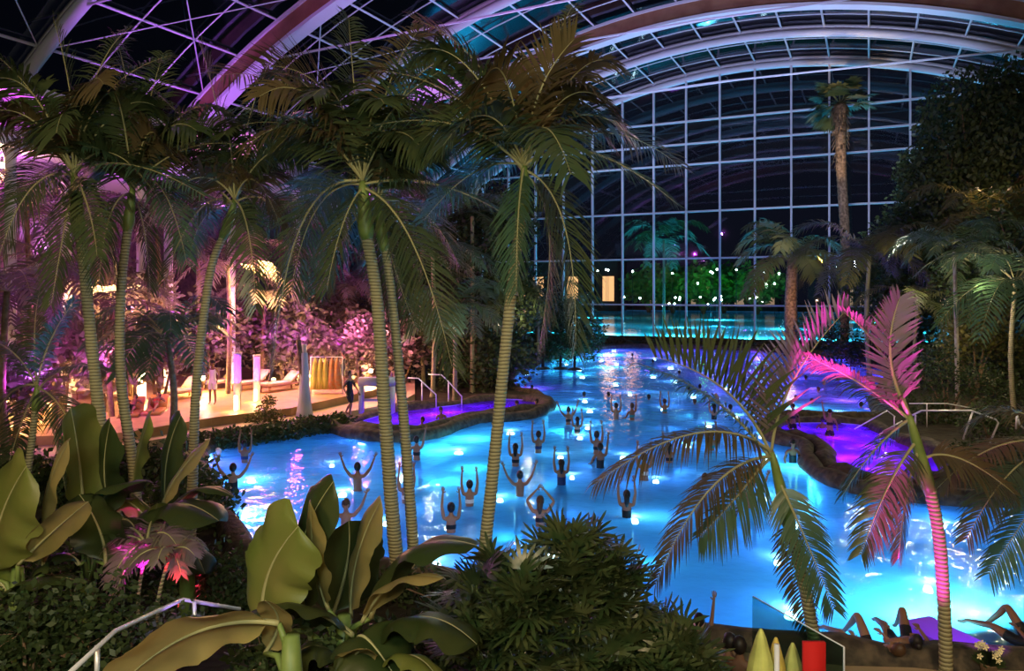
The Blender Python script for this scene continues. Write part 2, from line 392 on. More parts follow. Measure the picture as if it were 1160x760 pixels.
struct('trim_%d' % ti, m, M_steel); ti += 1
m = MB()   # steel tie rods and thin hangers under the ribs
for s_, t0, t1, z in ((67, -30, 24, 23.8), (57.5, -34, 26, 21.2), (47, -36, 26, 22.3), (36, -42, 24, 20.5), (25, -42, 20, 20.5)):
    m.tube([ST(s_, t0, z-.5), ST(s_, -10, z), ST(s_, t1, z-.5)], .075, 5)
for k in range(-12, 3):     # crossed bracing cables on the left side of the vault
    t = 3.36*k
    if k % 6 == 0:
        for a, b in zip(RIBS[3:-1], RIBS[4:]):
            m.tube([ST(a[0], t, vz(t)-.1), ST(b[0], t+10.08, vz(t+10.08)-.1)], .04, 4); m.tube([ST(b[0], t, vz(t)-.1), ST(a[0], t+10.08, vz(t+10.08)-.1)], .04, 4)
struct('trim_%d' % ti, m, M_steel); ti += 1


# end wall of glass
S = 76.0
m = MB(); ks = [k for k in range(-16, 15) if TL < 3.36*k < TR]
pts = [ST(S, 3.36*k, 0) for k in ks]+[ST(S, 3.36*k, vz(3.36*k)) for k in ks]
n = len(ks); m.add(pts, [(i, i+1, n+i+1, n+i) for i in range(n-1)]); struct('window_1', m, M_glass)
m = MB()
for k in ks: m.box(ST(S-.12, 3.36*k, vz(3.36*k)/2), (.17, .3, vz(3.36*k)), -math.radians(25.7))
def span(z):
    return [t*.1 for t in range(TL*10, TR*10) if vz(t*.1) > z]
for z in (3.9, 8.65, 13.4, 18.2, 20.3, 22.6):
    sp = span(z); a, b = sp[0], sp[-1]; m.box(ST(S-.2, (a+b)/2, z), (b-a, .24, .17), -math.radians(25.7))
struct('wall_back', m, M_steel)
m = MB()   # low dark sill the glass stands on
m.box(ST(S, -12, .3), (90, .8, .6), -math.radians(25.7)); struct('baseboard_back', m, M_rock)

# ------------------------------------------------------------------ palms
def bez(a, c, b, n):
    return [a*(1-u)**2 + c*2*u*(1-u) + b*u*u for u in [i/n for i in range(n+1)]]
def frond(parent, A, C, B, L=.7, n=34, roll=0, droop=.5, mt=None, seed=0, wid=.04, start=.12, vee=.25, fwd=.45, mid=True, rr0=.018, ragged=.1, segs=3):
    mt = mt or M_leaf; rr = random.Random(seed)
    if segs == 3: n = int(n*1.35); wid *= .82
    pts = bez(A, C, B, 24); chord = (B-A); nC = (C-(A+B)/2)
    side = chord.cross(nC) if nC.length > .02*chord.length else chord.orthogonal()
    side = side.normalized()
    m = MB()
    for i in range(n):
        u = start+(1-start)*(i+.5)/n
        x = u*24; k = min(23, int(x)); p = pts[k].lerp(pts[k+1], x-k); t = (pts[min(24, k+1)]-pts[k]).normalized()
        up = side.cross(t).normalized()
        if up.dot(nC) < 0: up = -up
        q = Matrix.Rotation(roll, 3, t); bs = q @ side; uu = q @ up
        ln = L*(.35+.75*math.sin(math.pi*min(1, .18+u*.80))**.8)*(1+rr.uniform(-ragged, ragged))
        ff = fwd+.55*u*u
        for sg in (-1, 1):
            if rr.random() < .03: continue
            d = (bs*sg*(1-.2*vee)+uu*(vee+rr.uniform(-.12, .12))+t*(ff+rr.uniform(-.1, .1))).normalized()
            wv = t-d*t.dot(d)
            if wv.length < .05: continue
            wv = wv.normalized()*wid*.5*(1+rr.uniform(-.2, .2)); dr = droop*(1+rr.uniform(-.35, .35))
            Ls, Rs = [], []
            for j in range(segs+1):
                v = j/segs; c = p+d*ln*v*(1-.12*dr*v)+Vector((0, 0, -1))*ln*dr*v*v*.8
                ww = wv*(.45, 1, .8, .06)[min(3, round(v*3))] if segs == 3 else wv*(.6, 1, .05)[j]
                Ls.append(c-ww); Rs.append(c+ww)
            m.strip(Ls, Rs)
    f = build('frond', m, mt, parent)
    if mid:
        r = MB(); r.tube(pts, [rr0*(1.35-1.2*i/24) for i in range(25)], 5); build('midrib', r, M_rib, f)
    return f
def trunk_mesh(pts, r0, r1, ring=.11, n=10):
    cr = []
    # Catmull-Rom through the measured points
    P_ = [pts[0]*2-pts[1]]+pts+[pts[-1]*2-pts[-2]]
    for i in range(1, len(P_)-2):
        k = max(3, int((P_[i+1]-P_[i]).length/(ring/2)))
        for j in range(k):
            u = j/k; a, b, c, d = P_[i-1:i+3]
            cr.append(.5*((2*b)+(c-a)*u+(2*a-5*b+4*c-d)*u*u+(3*b-a-3*c+d)*u**3))
    cr.append(pts[-1]); m = MB(); N = len(cr)
    rad = [(r0+(r1-r0)*i/(N-1))*(1+(.06 if i % 2 else -.02))*(1+.35*max(0, 1-i/(N*.06))) for i in range(N)]
    m.tube(cr, rad, n); return m
GREEN = (M_leaf, M_leaf_g)
def crown_fill(t, top, n, ln, L, seed, D, up=.9):
    rr = random.Random(seed)
    for i in range(n):
        a = 2*math.pi*(i+.5)/n+rr.uniform(-.2, .2); e = rr.uniform(.1, up) if i % 2 else rr.uniform(.8, 1.3); l = ln*rr.uniform(.85, 1.15); d = Vector((math.cos(a), math.sin(a)*.8, 0))
        c = top+d*l*.40+Vector((0, 0, l*(.35+.5*e))); tip = top+d*l*(1-.2*e)+Vector((0, 0, l*(e-.42)))
        frond(t, top, c, tip, L=L*rr.uniform(.9, 1.1), n=32, seed=seed*60+i, mt=rr.choice((M_leaf, M_leaf_b, M_leaf)), roll=rr.uniform(-.9, .9), wid=.066, droop=.55)
def hero_palm(label, D, trunk_px, r0, r1, shaft_px, fr, seed, mtr=None, shaft_r=None, group=None, cat='palm tree', dfl=None):
    """trunk_px / shaft_px: measured points; fr: list of (ctrl px, tip px, ctrl dD, tip dD, opts)"""
    tp = [P(x, y, D) for x, y in trunk_px]; tp[0].z = min(tp[0].z, GZ+.02)-.05
    t = thing('palm_tree', label, cat, (tp[0].x, tp[0].y, GZ), group)
    build('trunk', trunk_mesh(tp, r0, r1), mtr or M_trunk, t)
    sp = [P(x, y, D) for x, y in shaft_px]; sr = shaft_r or r1*1.25
    m = MB(); q = [sp[0].lerp(sp[-1], i/8) if len(sp) == 2 else bez(sp[0], sp[1], sp[2], 8)[i] for i in range(9)]
    m.tube(q, [sr*x for x in (.85, 1.1, 1.15, 1.05, .95, .85, .75, .62, .45)], 10); build('crownshaft', m, M_trunk_g, t)
    top = sp[-1]
    for i, f in enumerate(fr):
        c, e, dc, de = f[:4]; o = dict(dfl or {}); o.update(f[4] if len(f) > 4 else {})
        A = top+Vector((0, 0, -.06*(i % 3)))
        if 'a' in o: A = P(*o.pop('a'), D)
        frond(t, A, P(c[0], c[1], D+dc), P(e[0], e[1], D+de), seed=seed*50+i, **o)
    if seed <= 6: crown_fill(t, top, (12, 11, 11, 13, 7, 12)[seed-1], (2.1, 1.9, 2.0, 2.2, 1.7, 2.2)[seed-1], .8, 70+seed, D)
    return t
O = lambda **k: k
B_ = M_leaf_b; Gn = M_leaf_g
hero_palm('tall ringed palm, leftmost of the three slim trunks at left', 13.2, [(151, 660), (140, 610), (125, 560), (108, 430), (95, 300), (90, 262)], .115, .085, [(90, 268), (86, 232), (84, 196)], [
    ((50, 105), (-5, 62), -.6, -1.2, O(L=.8)), ((88, 110), (60, 20), .4, .8, O(L=.75, roll=.5)), ((92, 90), (195, 62), -.3, -.8, O(L=.62, mt=Gn)), ((140, 165), (232, 222), -.6, -1.2, O(L=.55, mt=Gn)),
    ((30, 178), (-4, 300), -.8, -1.2, O(L=.8)), ((72, 260), (58, 345), -.8, -1.0, O(L=.5, roll=.8)), ((40, 140), (-20, 150), .6, 1, O(L=.8)), ((125, 215), (130, 320), .3, .6, O(L=.6)),
    ((100, 60), (150, 30), .9, 1.6, O(L=.8, roll=.6)), ((20, 90), (-20, 110), 1, 1.6, O(L=.8)), ((60, 170), (15, 225), 1, 1.5, O(L=.7)), ((110, 130), (160, 150), 1.2, 2.2, O(L=.7)),
    ((105, 235), (110, 290), -1, -1.4, O(L=.5, roll=.7))], 1)
hero_palm('tall ringed palm, middle of the three slim trunks at left', 13.9, [(158, 640), (152, 540), (137, 430), (137, 330), (146, 250)], .105, .075, [(144, 262), (148, 235), (150, 212)], [
    ((140, 170), (95, 165), -.5, -1.2, O(L=.6, mt=Gn)), ((185, 170), (212, 300), -.6, -1, O(L=.6, mt=Gn)), ((165, 120), (185, 60), .5, 1, O(L=.8, roll=.5)), ((205, 150), (275, 165), -.3, -.7, O(L=.6)),
    ((150, 90), (130, 40), .8, 1.5, O(L=.8, roll=.4)), ((120, 215), (112, 320), -.6, -1.2, O(L=.6)), ((195, 190), (235, 240), .8, 1.6, O(L=.6)), ((100, 130), (60, 135), .8, 1.7, O(L=.7)), ((165, 240), (170, 330), .7, .9, O(L=.5, roll=.7))], 2)
hero_palm('tall ringed palm leaning right, rightmost of the three slim trunks at left', 14.8, [(215, 630), (218, 550), (223, 430), (238, 310), (255, 262)], .105, .07, [(252, 270), (262, 245), (266, 226)], [
    ((272, 140), (312, 55), .3, .8, O(L=.9, roll=.5)), ((320, 195), (345, 340), -.4, -.8, O(L=.6)), ((225, 200), (185, 320), -.6, -1, O(L=.6)), ((235, 150), (170, 100), -.3, -.6, O(L=.8)),
    ((290, 130), (355, 130), .8, 1.5, O(L=.8)), ((250, 120), (225, 45), .8, 1.4, O(L=.9, roll=.4)), ((285, 240), (290, 350), -.8, -1, O(L=.55, roll=.7)), ((225, 230), (215, 290), .8, 1.2, O(L=.6)), ((210, 170), (150, 205), .6, 1.4, O(L=.7))], 3)
hero_palm('tallest left ringed palm with hanging fronds, left of the pair in the middle', 13.0, [(453, 662), (446, 600), (436, 470), (427, 340), (414, 258)], .125, .1, [(416, 272), (412, 238), (411, 205)], [
    ((368, 130), (272, 122), -.5, -.9, O(L=.75, mt=Gn, rr0=.024)), ((385, 70), (300, 75), .4, .8, O(L=1.15, mt=B_, roll=.3, droop=.3, wid=.05)), ((400, 90), (395, 20), .5, 1, O(L=1.0, roll=.9, wid=.05)), ((425, 120), (500, 80), -.4, -.8, O(L=.75, mt=Gn, roll=.4, rr0=.022)),
    ((490, 190), (575, 245), -.5, -.9, O(L=.6, mt=Gn, rr0=.022)), ((470, 230), (512, 415), -.6, -.9, O(L=.75, n=44, rr0=.022, roll=.3)), ((325, 190), (310, 420), -.5, -.7, O(L=.8, n=46, rr0=.022)), ((350, 200), (330, 330), .5, .6, O(L=.8, roll=.5)),
    ((440, 60), (480, 30), .8, 1.5, O(L=1, mt=B_, roll=.6, wid=.05)), ((340, 110), (250, 150), .6, 1.2, O(L=1)), ((450, 160), (540, 170), .8, 1.6, O(L=.8)), ((370, 180), (300, 260), 1, 1.6, O(L=.8)), ((440, 240), (455, 330), .8, 1, O(L=.8, roll=.6)),
    ((360, 70), (250, 85), 1.0, 1.8, O(L=1.1, mt=B_, droop=.35)), ((385, 240), (370, 330), -.8, -1, O(L=.6, roll=.6))], 4)
hero_palm('shorter ringed palm, right of the pair in the middle', 13.4, [(470, 640), (466, 590), (456, 460), (443, 330), (434, 270)], .105, .075, [(436, 285), (430, 255), (428, 230)], [
    ((480, 210), (520, 300), .5, .9, O(L=.7)), ((400, 230), (360, 330), .5, .9, O(L=.7)), ((450, 180), (500, 190), .8, 1.4, O(L=.8, mt=Gn)), ((400, 190), (340, 240), .9, 1.6, O(L=.7)), ((440, 290), (470, 370), .4, .7, O(L=.6, roll=.5)), ((430, 170), (400, 130), .8, 1.2, O(L=.8))], 5)
hero_palm('tall ringed palm with the highest crown, standing in the centre', 11.7, [(543, 705), (549, 625), (560, 520), (572, 400), (583, 300), (592, 235)], .105, .085, [(590, 250), (595, 218), (594, 188)], [
    ((600, 95), (650, 45), -.2, -.5, O(L=1.0, n=40, mt=B_, roll=.9, wid=.06, droop=.15, rr0=.026)), ((530, 118), (425, 142), -.3, -.6, O(L=.62, mt=Gn, rr0=.024)), ((560, 50), (470, 22), .4, .8, O(L=.9, wid=.05, mt=B_)), ((655, 135), (768, 232), -.4, -.7, O(L=.6, n=44, rr0=.026, mt=Gn)),
    ((655, 215), (652, 395), -.3, -.5, O(L=.75, n=44, roll=.35)), ((640, 230), (612, 385), .3, .5, O(L=.7, n=40, roll=.6, mt=B_)), ((585, 230), (585, 330), -.5, -.6, O(L=.55, roll=.6, mt=Gn)), ((680, 110), (772, 190), .5, .9, O(L=.65, mt=B_)),
    ((640, 60), (668, 70), .3, .6, O(L=.7, mt=B_, roll=.3)), ((540, 170), (480, 250), .5, .9, O(L=.6)), ((560, 130), (520, 60), .6, 1.1, O(L=.8, roll=.5)), ((545, 120), (445, 170), .8, 1.4, O(L=.7)), ((620, 50), (650, 5), .5, .9, O(L=.6, roll=.4)), ((520, 80), (420, 80), .2, .5, O(L=.75, mt=B_))], 6)
hero_palm('low coconut palm with long arching fronds over the water, at right of centre', 10.3, [(926, 752), (918, 700), (906, 640), (893, 590)], .085, .075, [(896, 604), (886, 560), (874, 512)], [
    ((800, 452), (674, 548), -.3, -.5, O(L=.55, n=58, mt=B_, rr0=.02, droop=.7, wid=.034)), ((838, 425), (740, 404), -.1, -.2, O(L=.95, n=19, mt=M_leaf, vee=1.5, droop=.12, fwd=.55, wid=.058, rr0=.02, ragged=.2)), ((820, 440), (722, 412), .2, .4, O(L=.6, n=34, mt=Gn, rr0=.02, wid=.045, droop=.5)),
    ((880, 430), (962, 348), -.1, -.2, O(L=.62, n=22, vee=1.6, wid=.052, droop=.0, fwd=.8, rr0=.018, mt=M_leaf_p, ragged=.2)), ((800, 520), (742, 662), -.4, -.7, O(L=.5, n=50, mt=B_, rr0=.02, droop=.6)), ((845, 555), (792, 608), -.3, -.5, O(L=.5, n=36, mt=Gn, a=(866, 520))),
    ((905, 590), (945, 690), -.3, -.4, O(L=.42, n=40, mt=Gn, a=(880, 540))), ((830, 560), (830, 620), .3, .5, O(L=.35, n=24)), ((900, 640), (922, 740), .15, .2, O(L=.3, n=30, a=(888, 580), mt=B_))], 7, shaft_r=.085)
hero_palm('magenta lit leaning coconut palm at far right of the front row', 9.9, [(1072, 768), (1070, 700), (1064, 610), (1052, 548)], .085, .072, [(1054, 560), (1042, 515), (1030, 470)], [
    ((992, 405), (1020, 336), -.1, -.1, O(L=.5, n=30, roll=1.35, wid=.042, droop=.15, rr0=.026, mt=M_leaf_p, vee=.35, fwd=.8)), ((980, 430), (902, 398), .2, .3, O(L=.42, n=44, mt=B_, rr0=.018, wid=.034)), ((1005, 540), (975, 628), -.3, -.4, O(L=.42, n=40, wid=.034, a=(1038, 500))),
    ((1024, 560), (1018, 632), -.4, -.5, O(L=.36, n=36, roll=.9, wid=.034, a=(1040, 510))), ((990, 500), (955, 560), .3, .5, O(L=.36, n=34, wid=.03)), ((1080, 500), (1150, 560), -.3, -.4, O(L=.45, n=36, mt=B_, wid=.034, a=(1046, 520))), ((1000, 380), (952, 352), .1, .2, O(L=.4, n=30, mt=M_leaf_p, wid=.035, vee=.6, droop=.3))], 8, shaft_r=.08)
hero_palm('palm beyond the right edge with fronds reaching over the water', 10.6, [(1236, 740), (1225, 620), (1215, 560)], .09, .075, [(1215, 570), (1210, 530), (1205, 505)], [
    ((1130, 480), (1060, 555), -.3, -.5, O(L=.5, n=44, mt=B_)), ((1150, 500), (1095, 610), -.4, -.6, O(L=.5, n=40)), ((1180, 560), (1120, 650), .2, .3, O(L=.5, n=40, mt=Gn)), ((1150, 440), (1100, 480), .3, .6, O(L=.6, mt=B_)), ((1240, 420), (1300, 420), 0, 0, O(L=.6)), ((1230, 560), (1290, 640), 0, 0, O(L=.6))], 9)
hero_palm('small palm with radiating fronds at the left edge', 15.0, [(22, 615), (28, 560), (36, 500), (41, 455)], .085, .06, [(40, 465), (42, 450), (42, 436)], [
    ((50, 385), (85, 340), .2, .4, O(L=.6, mt=Gn)), ((20, 390), (-15, 385), 0, 0, O(L=.6)), ((75, 400), (120, 420), -.3, -.6, O(L=.55)), ((5, 430), (-20, 500), -.2, -.4, O(L=.6)), ((80, 450), (108, 560), -.5, -.9, O(L=.6, n=38)), ((60, 470), (75, 560), .2, .4, O(L=.5)),
    ((35, 370), (45, 330), .5, 1, O(L=.6, roll=.5)), ((20, 480), (5, 545), .5, .8, O(L=.5))], 10)
# distant and middle-distance palms
def auto_palm(px, py_base, D, py_top, label, seed, n=12, ln=2.6, L=.6, r=.1, lean=0, mt=None, group=None, gz=GZ, trunk=None, leaf_n=20, cat='palm tree', up=.75, wid=.06, z0=None):
    rr = random.Random(seed)
    top = P(px+lean, py_top, D); b = Vector(((px-CX)/F*D, D, gz-.05))
    t = thing('palm_tree', label, cat, (b.x, b.y, gz), group)
    mid = b.lerp(top, .5)+Vector((rr.uniform(-.2, .2), 0, 0))
    build('trunk', trunk_mesh([b, mid, top], r, r*.75, .3, 8), trunk or M_trunk, t)
    for i in range(n):
        a = 2*math.pi*(i/n)+rr.uniform(-.25, .25); e = rr.uniform(-.15, up); l = ln*rr.uniform(.8, 1.15)
        d = Vector((math.cos(a), math.sin(a), 0))
        c = top+d*l*.45+Vector((0, 0, l*(.25+.55*e))); tip = top+d*l*(.95-.2*abs(e))+Vector((0, 0, l*(e-.45)))
        frond(t, top, c, tip, L=L, n=leaf_n, seed=seed*40+i, mt=(mt or rr.choice((M_leaf, M_leaf_g, M_leaf_b))), wid=wid, segs=2, mid=(D < 30), roll=rr.uniform(-.4, .4))
    return t
GP = 'violet lit palms planted around the left terrace'
for i, (x, yb, D, yt, n, ln, lab) in enumerate([
    (8, 520, 21, 330, 11, 2.6, 'violet lit palm at the left edge behind the small radiating palm'),
    (62, 500, 25, 300, 12, 2.8, 'violet lit palm behind the leftmost slim trunk'),
    (128, 500, 27, 345, 12, 2.6, 'violet lit palm between the two leftmost slim trunks'),
    (190, 490, 22, 385, 14, 2.6, 'dark green bushy palm with sweeping fronds left of the leaning trunk'),
    (105, 480, 29, 250, 13, 3.4, 'tall purple palm in front of the gallery at far left'),
    (178, 480, 30.5, 265, 13, 3.4, 'tall purple palm under the gallery, right of the middle slim trunk'),
    (258, 470, 33, 300, 13, 3.2, 'purple palm just right of the leaning slim trunk'),
    (300, 470, 36, 345, 12, 2.8, 'pinkish palm above the pink glowing column'),
    (350, 462, 38, 300, 13, 3.3, 'purple palm behind the white draped trunk'),
    (392, 455, 40, 335, 13, 3.2, 'pink lit palm above the woman in black'),
    (440, 448, 42, 315, 13, 3.4, 'pink and green palm behind the pair of ringed trunks'),
    (30, 480, 27, 235, 13, 3.6, 'tall dark purple palm at far left below the gallery edge'),
    (225, 478, 34, 240, 13, 3.4, 'dark purple palm between the middle and leaning slim trunks'),
    (320, 470, 38, 250, 13, 3.6, 'tall dark palm below the violet roof shell')]):
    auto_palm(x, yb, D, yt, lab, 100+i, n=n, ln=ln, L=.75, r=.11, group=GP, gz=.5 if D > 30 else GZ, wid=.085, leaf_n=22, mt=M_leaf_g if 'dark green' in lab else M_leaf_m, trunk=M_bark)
for px, py, D, e, c in [(40, 430, 23, 900, PURP), (110, 420, 26, 1000, (.8, .12, .9)), (20, 380, 30, 1500, PURP), (150, 360, 31, 1800, (.9, .25, .5)), (230, 380, 32, 1600, (.6, .1, 1)), (285, 350, 33, 1500, (1, .2, .4)),
                        (335, 390, 34, 1300, (.6, .06, 1)), (400, 380, 36, 1700, (1, .2, .55)), (450, 380, 38, 1300, (1, .35, .4)), (60, 300, 30, 1200, (.75, .2, .8))]:
    lamp('POINT', P(px, py-10, D), e*.24, c, size=.12)

# centre: dark green thicket behind the left spa
for i, (x, yb, D, yt, n, ln, lab, mt) in enumerate([
    (490, 450, 36, 290, 13, 3.6, 'dark green palm at the left of the central thicket', M_leaf_g),
    (535, 446, 38, 245, 14, 4.0, 'tall dark green palm in the central thicket behind the violet spa', M_leaf),
    (515, 452, 35, 350, 14, 3.2, 'low dark green palm behind the spa handrails', M_leaf_g),
    (572, 440, 40, 330, 13, 3.4, 'dark palm behind the tallest centre trunk', M_leaf),
    (610, 412, 52, 345, 13, 3.8, 'drooping palm on the left bank beyond the spa', M_leaf_g),
    (645, 402, 60, 350, 12, 3.6, 'dim palm at the far left corner of the pool', M_leaf),
    (480, 448, 40, 225, 13, 4.0, 'tall dark palm above the central thicket', M_leaf)]):
    auto_palm(x, yb, D, yt, lab, 140+i, n=n, ln=ln, L=.9, r=.12, group='dark palms of the central thicket', wid=.11, leaf_n=22, mt=mt)
# right-hand and far palms
auto_palm(898, 402, 60, 292, 'short thick palm in front of the glass wall, right of centre', 160, n=16, ln=5.6, L=1.5, r=.55, mt=M_foli2, wid=.16, leaf_n=30, trunk=M_shag, up=1.1)
auto_palm(752, 392, 84, 272, 'slim tall palm with small crown outside the glass wall', 161, n=11, ln=5.2, L=1.5, r=.16, mt=M_foli, wid=.16, leaf_n=22)
auto_palm(985, 440, 44, 290, 'feathery palm leaning over the right bank', 162, n=13, ln=5.0, L=1.2, r=.14, mt=M_foli2, wid=.10, leaf_n=32)
auto_palm(1085, 455, 32, 285, 'slender grey stemmed palm on the right bank', 163, n=11, ln=3.4, L=.8, r=.09, mt=M_leaf_g, wid=.07, leaf_n=28, trunk=mat('grey_palm_bark', (.4, .36, .3), .8, noise=(.25, .2, .16), bump=.5), lean=-4)
auto_palm(1150, 470, 28, 320, 'bushy green palm at the right edge of the bank', 164, n=14, ln=3.4, L=.9, r=.1, mt=M_leaf_g, wid=.07, leaf_n=28)
auto_palm(1040, 450, 40, 345, 'olive palm behind the magenta lit fronds', 165, n=13, ln=3.6, L=.9, r=.11, mt=M_foli2, wid=.08, leaf_n=26)
auto_palm(1120, 445, 40, 250, 'tall dim palm in front of the dark trees at right', 166, n=13, ln=4.4, L=1.1, r=.14, mt=M_foli2, wid=.09, leaf_n=26)
lamp('POINT', P(1110, 390, 33), 160, (1, .75, .25), size=.1)
lamp('POINT', P(895, 345, 57), 350, (1, .6, .3), size=.15)
lamp('POINT', P(1000, 340, 38), 120, (.9, .8, .35), size=.15)

def fan_palm(px, yb, D, yt, label):
    b = P(px+4, yb, D); b.z = GZ-.05; top = P(px, yt, D)
    t = thing('fan_palm', label, 'palm tree', (b.x, b.y, GZ)); rr = random.Random(9)
    pts = [b, b.lerp(top, .4)+Vector((.25, 0, 0)), b.lerp(top, .75), top]
    tm = trunk_mesh(pts, .34, .44, .5, 9); build('trunk', tm, M_shag, t)
    m = MB()          # skirt of old leaf bases
    for i in range(260):
        a = rr.uniform(0, 6.28); z = top.z-rr.uniform(0, 5)*rr.random()-.1; l = rr.uniform(.4, .9); q = Vector((top.x+.5*math.cos(a), top.y+.5*math.sin(a), z))
        d = Vector((math.cos(a)*.6, math.sin(a)*.6, -1)).normalized(); s_ = Vector((-math.sin(a), math.cos(a), 0))*.09
        m.add([q-s_, q+s_, q+d*l], [(0, 1, 2)])
    build('bark_skirt', m, M_shag, t)
    for i in range(26):
        a = rr.uniform(0, 6.28); el = rr.uniform(-.75, .9); d = Vector((math.cos(a)*math.cos(el), math.sin(a)*math.cos(el), math.sin(el)))
        c = top+d*rr.uniform(.9, 1.8); m = MB(); m.tube([top, top.lerp(c, .5)+Vector((0, 0, .15)), c], .035, 4)
        u = d.cross(Vector((0, 0, 1))).normalized(); v = u.cross(d)
        for k in range(18):
            an = -1.35+2.7*k/17; e = (d*math.cos(an)+(u*math.sin(an))); e.normalize(); l = rr.uniform(1.3, 1.7)*(1-.2*abs(an)/1.35)
            s_ = v.cross(e).normalized()*.05; s_ = e.cross(v).normalized()*.11
            m.add([c, c+e*l*.6-s_, c+e*l-Vector((0, 0, .25)), c+e*l*.6+s_], [(0, 1, 2, 3)])
        build('fan_leaf', m, M_foli if i % 3 else M_foli2, t)
fan_palm(952, 398, 62, 118, 'very tall fan palm with shaggy trunk before the glass wall')
lamp('SPOT', P(930, 300, 56), 26000, (1, .72, .4), P(952, 120, 62), .2, 34)  # added spot that brightens the dark fan palm crown

# leafy trees
def leaf_tree(px, yb, D, blobs, label, seed, mt=None, bark=None, nl=900, ls=.16, group=None, tr=.16, gz=GZ, hang=0, name='leafy_tree', cat='tree'):
    rr = random.Random(seed); b = P(px, yb, D); b.z = gz-.05
    t = thing(name, label, cat, (b.x, b.y, gz), group); m = MB(); f = MB()
    cs = [(P(x, y, D+dd), r) for x, y, r, dd in blobs]
    for c, r in cs:
        mid = b.lerp(c, .5)+Vector((rr.uniform(-.2, .2), rr.uniform(-.2, .2), .3))
        m.tube([b, b.lerp(mid, .5), mid, c], [tr, tr*.8, tr*.5, tr*.15], 6)
        for j in range(4):
            d = Vector((rr.gauss(0, 1), rr.gauss(0, 1), rr.gauss(0, .7))).normalized(); m.tube([mid.lerp(c, .6), c+d*r*.8], [tr*.3, tr*.06], 4)
        for j in range(int(nl*r*r/4)):
            d = Vector((rr.gauss(0, 1), rr.gauss(0, 1), rr.gauss(0, .8))).normalized()*r*rr.random()**.45
            if math.sin(d.x*3.1+c.x)*math.sin(d.z*3.7+c.z)*math.sin(d.y*2.9) > .45: continue
            q = c+d; l = ls*rr.uniform(.7, 1.5); a = Vector((rr.gauss(0, 1), rr.gauss(0, 1), rr.gauss(0, .6)-hang*2)).normalized(); s_ = a.orthogonal().normalized(); s_ = Matrix.Rotation(rr.uniform(0, 6.28), 3, a) @ s_
            f.add([q, q+a*l*.5+s_*l*.28, q+a*l, q+a*l*.5-s_*l*.28], [(0, 1, 2, 3)])
    build('trunk', m, bark or M_bark, t); build('foliage', f, mt or M_foli, t, smooth=False)
    return t
DG = 'dark trees massed on the right bank'
leaf_tree(1085, 440, 46, [(1100, 130, 3.2, 0), (1140, 180, 3.4, -2), (1070, 200, 3.0, 1), (1110, 245, 3.2, -1), (1150, 110, 3, 1)], 'tallest dark tree at the right, rising past the glass wall', 201, nl=1500, ls=.3, group=DG, tr=.3, hang=.6)
leaf_tree(1030, 430, 50, [(1050, 250, 3.0, 0), (1015, 285, 2.6, 1), (1060, 200, 2.6, 0), (1000, 330, 2.6, 0), (1045, 320, 2.8, -1), (1035, 380, 2.4, 0)], 'dark leafy tree at the left side of the right bank mass', 202, nl=1500, ls=.28, group=DG, tr=.25)
leaf_tree(1150, 460, 38, [(1150, 260, 2.6, 0), (1110, 320, 2.4, 1), (1165, 330, 2.6, 0), (1120, 390, 2.2, 0), (1155, 415, 2.2, -1)], 'dark leafy tree at the right edge behind the bushy green palm', 203, nl=1500, ls=.24, group=DG, tr=.22)
leaf_tree(1105, 450, 36, [(1100, 370, 1.3, 0), (1122, 350, 1.1, 0), (1085, 395, 1.1, 0), (1128, 385, 1.1, 0)], 'yellow lit shrub glowing on the right bank', 204, mt=M_foli2, nl=1500, ls=.2, tr=.08, name='shrub', cat='shrub')
leaf_tree(1075, 465, 30, [(1045, 425, .9, 0), (1075, 430, 1.0, 0), (1110, 430, 1.0, 0), (1140, 445, 1.0, 0), (1060, 400, .9, 1)], 'dark undergrowth shrub behind the right handrails', 205, nl=2600, ls=.13, tr=.07, name='shrub', cat='shrub')
leaf_tree(965, 420, 52, [(960, 395, 1.6, 0), (985, 400, 1.6, 0), (940, 378, 1.4, 1), (920, 372, 1.3, 1), (1005, 415, 1.6, 0)], 'low dark shrub at the right corner of the glass wall', 206, nl=1600, ls=.2, tr=.1, name='shrub', cat='shrub')
CG = 'dark trees behind the left spa'
leaf_tree(540, 445, 40, [(540, 300, 3.0, 0), (500, 260, 2.8, 1), (565, 250, 2.4, 1), (520, 360, 2.8, 0), (570, 350, 2.2, 0), (480, 330, 2.4, 1), (530, 415, 2.2, -1), (575, 405, 1.8, 0)], 'big dark tree filling the centre behind the violet spa', 211, nl=1500, ls=.26, group=CG, tr=.3)
leaf_tree(620, 405, 56, [(610, 370, 2.4, 0), (640, 365, 2.2, 0), (590, 330, 2.4, 0), (630, 395, 1.8, 0), (665, 375, 1.6, 2), (660, 390, 1.5, 0), (600, 395, 2.0, 0)], 'dark bushy tree on the left bank near the glass wall', 212, nl=1400, ls=.24, group=CG, tr=.18)
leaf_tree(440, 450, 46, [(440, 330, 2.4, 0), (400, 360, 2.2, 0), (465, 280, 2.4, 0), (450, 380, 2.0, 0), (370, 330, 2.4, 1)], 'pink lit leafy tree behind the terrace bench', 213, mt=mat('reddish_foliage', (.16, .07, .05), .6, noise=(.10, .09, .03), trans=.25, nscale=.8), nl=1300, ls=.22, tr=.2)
leaf_tree(300, 480, 27.5, [(300, 468, .42, 0), (287, 478, .36, 0), (312, 474, .36, 0), (305, 455, .3, 0)], 'small round shrub in front of the glowing lamps at the pool corner', 214, mt=M_foli2, nl=9000, ls=.09, tr=.04, name='shrub', cat='shrub')
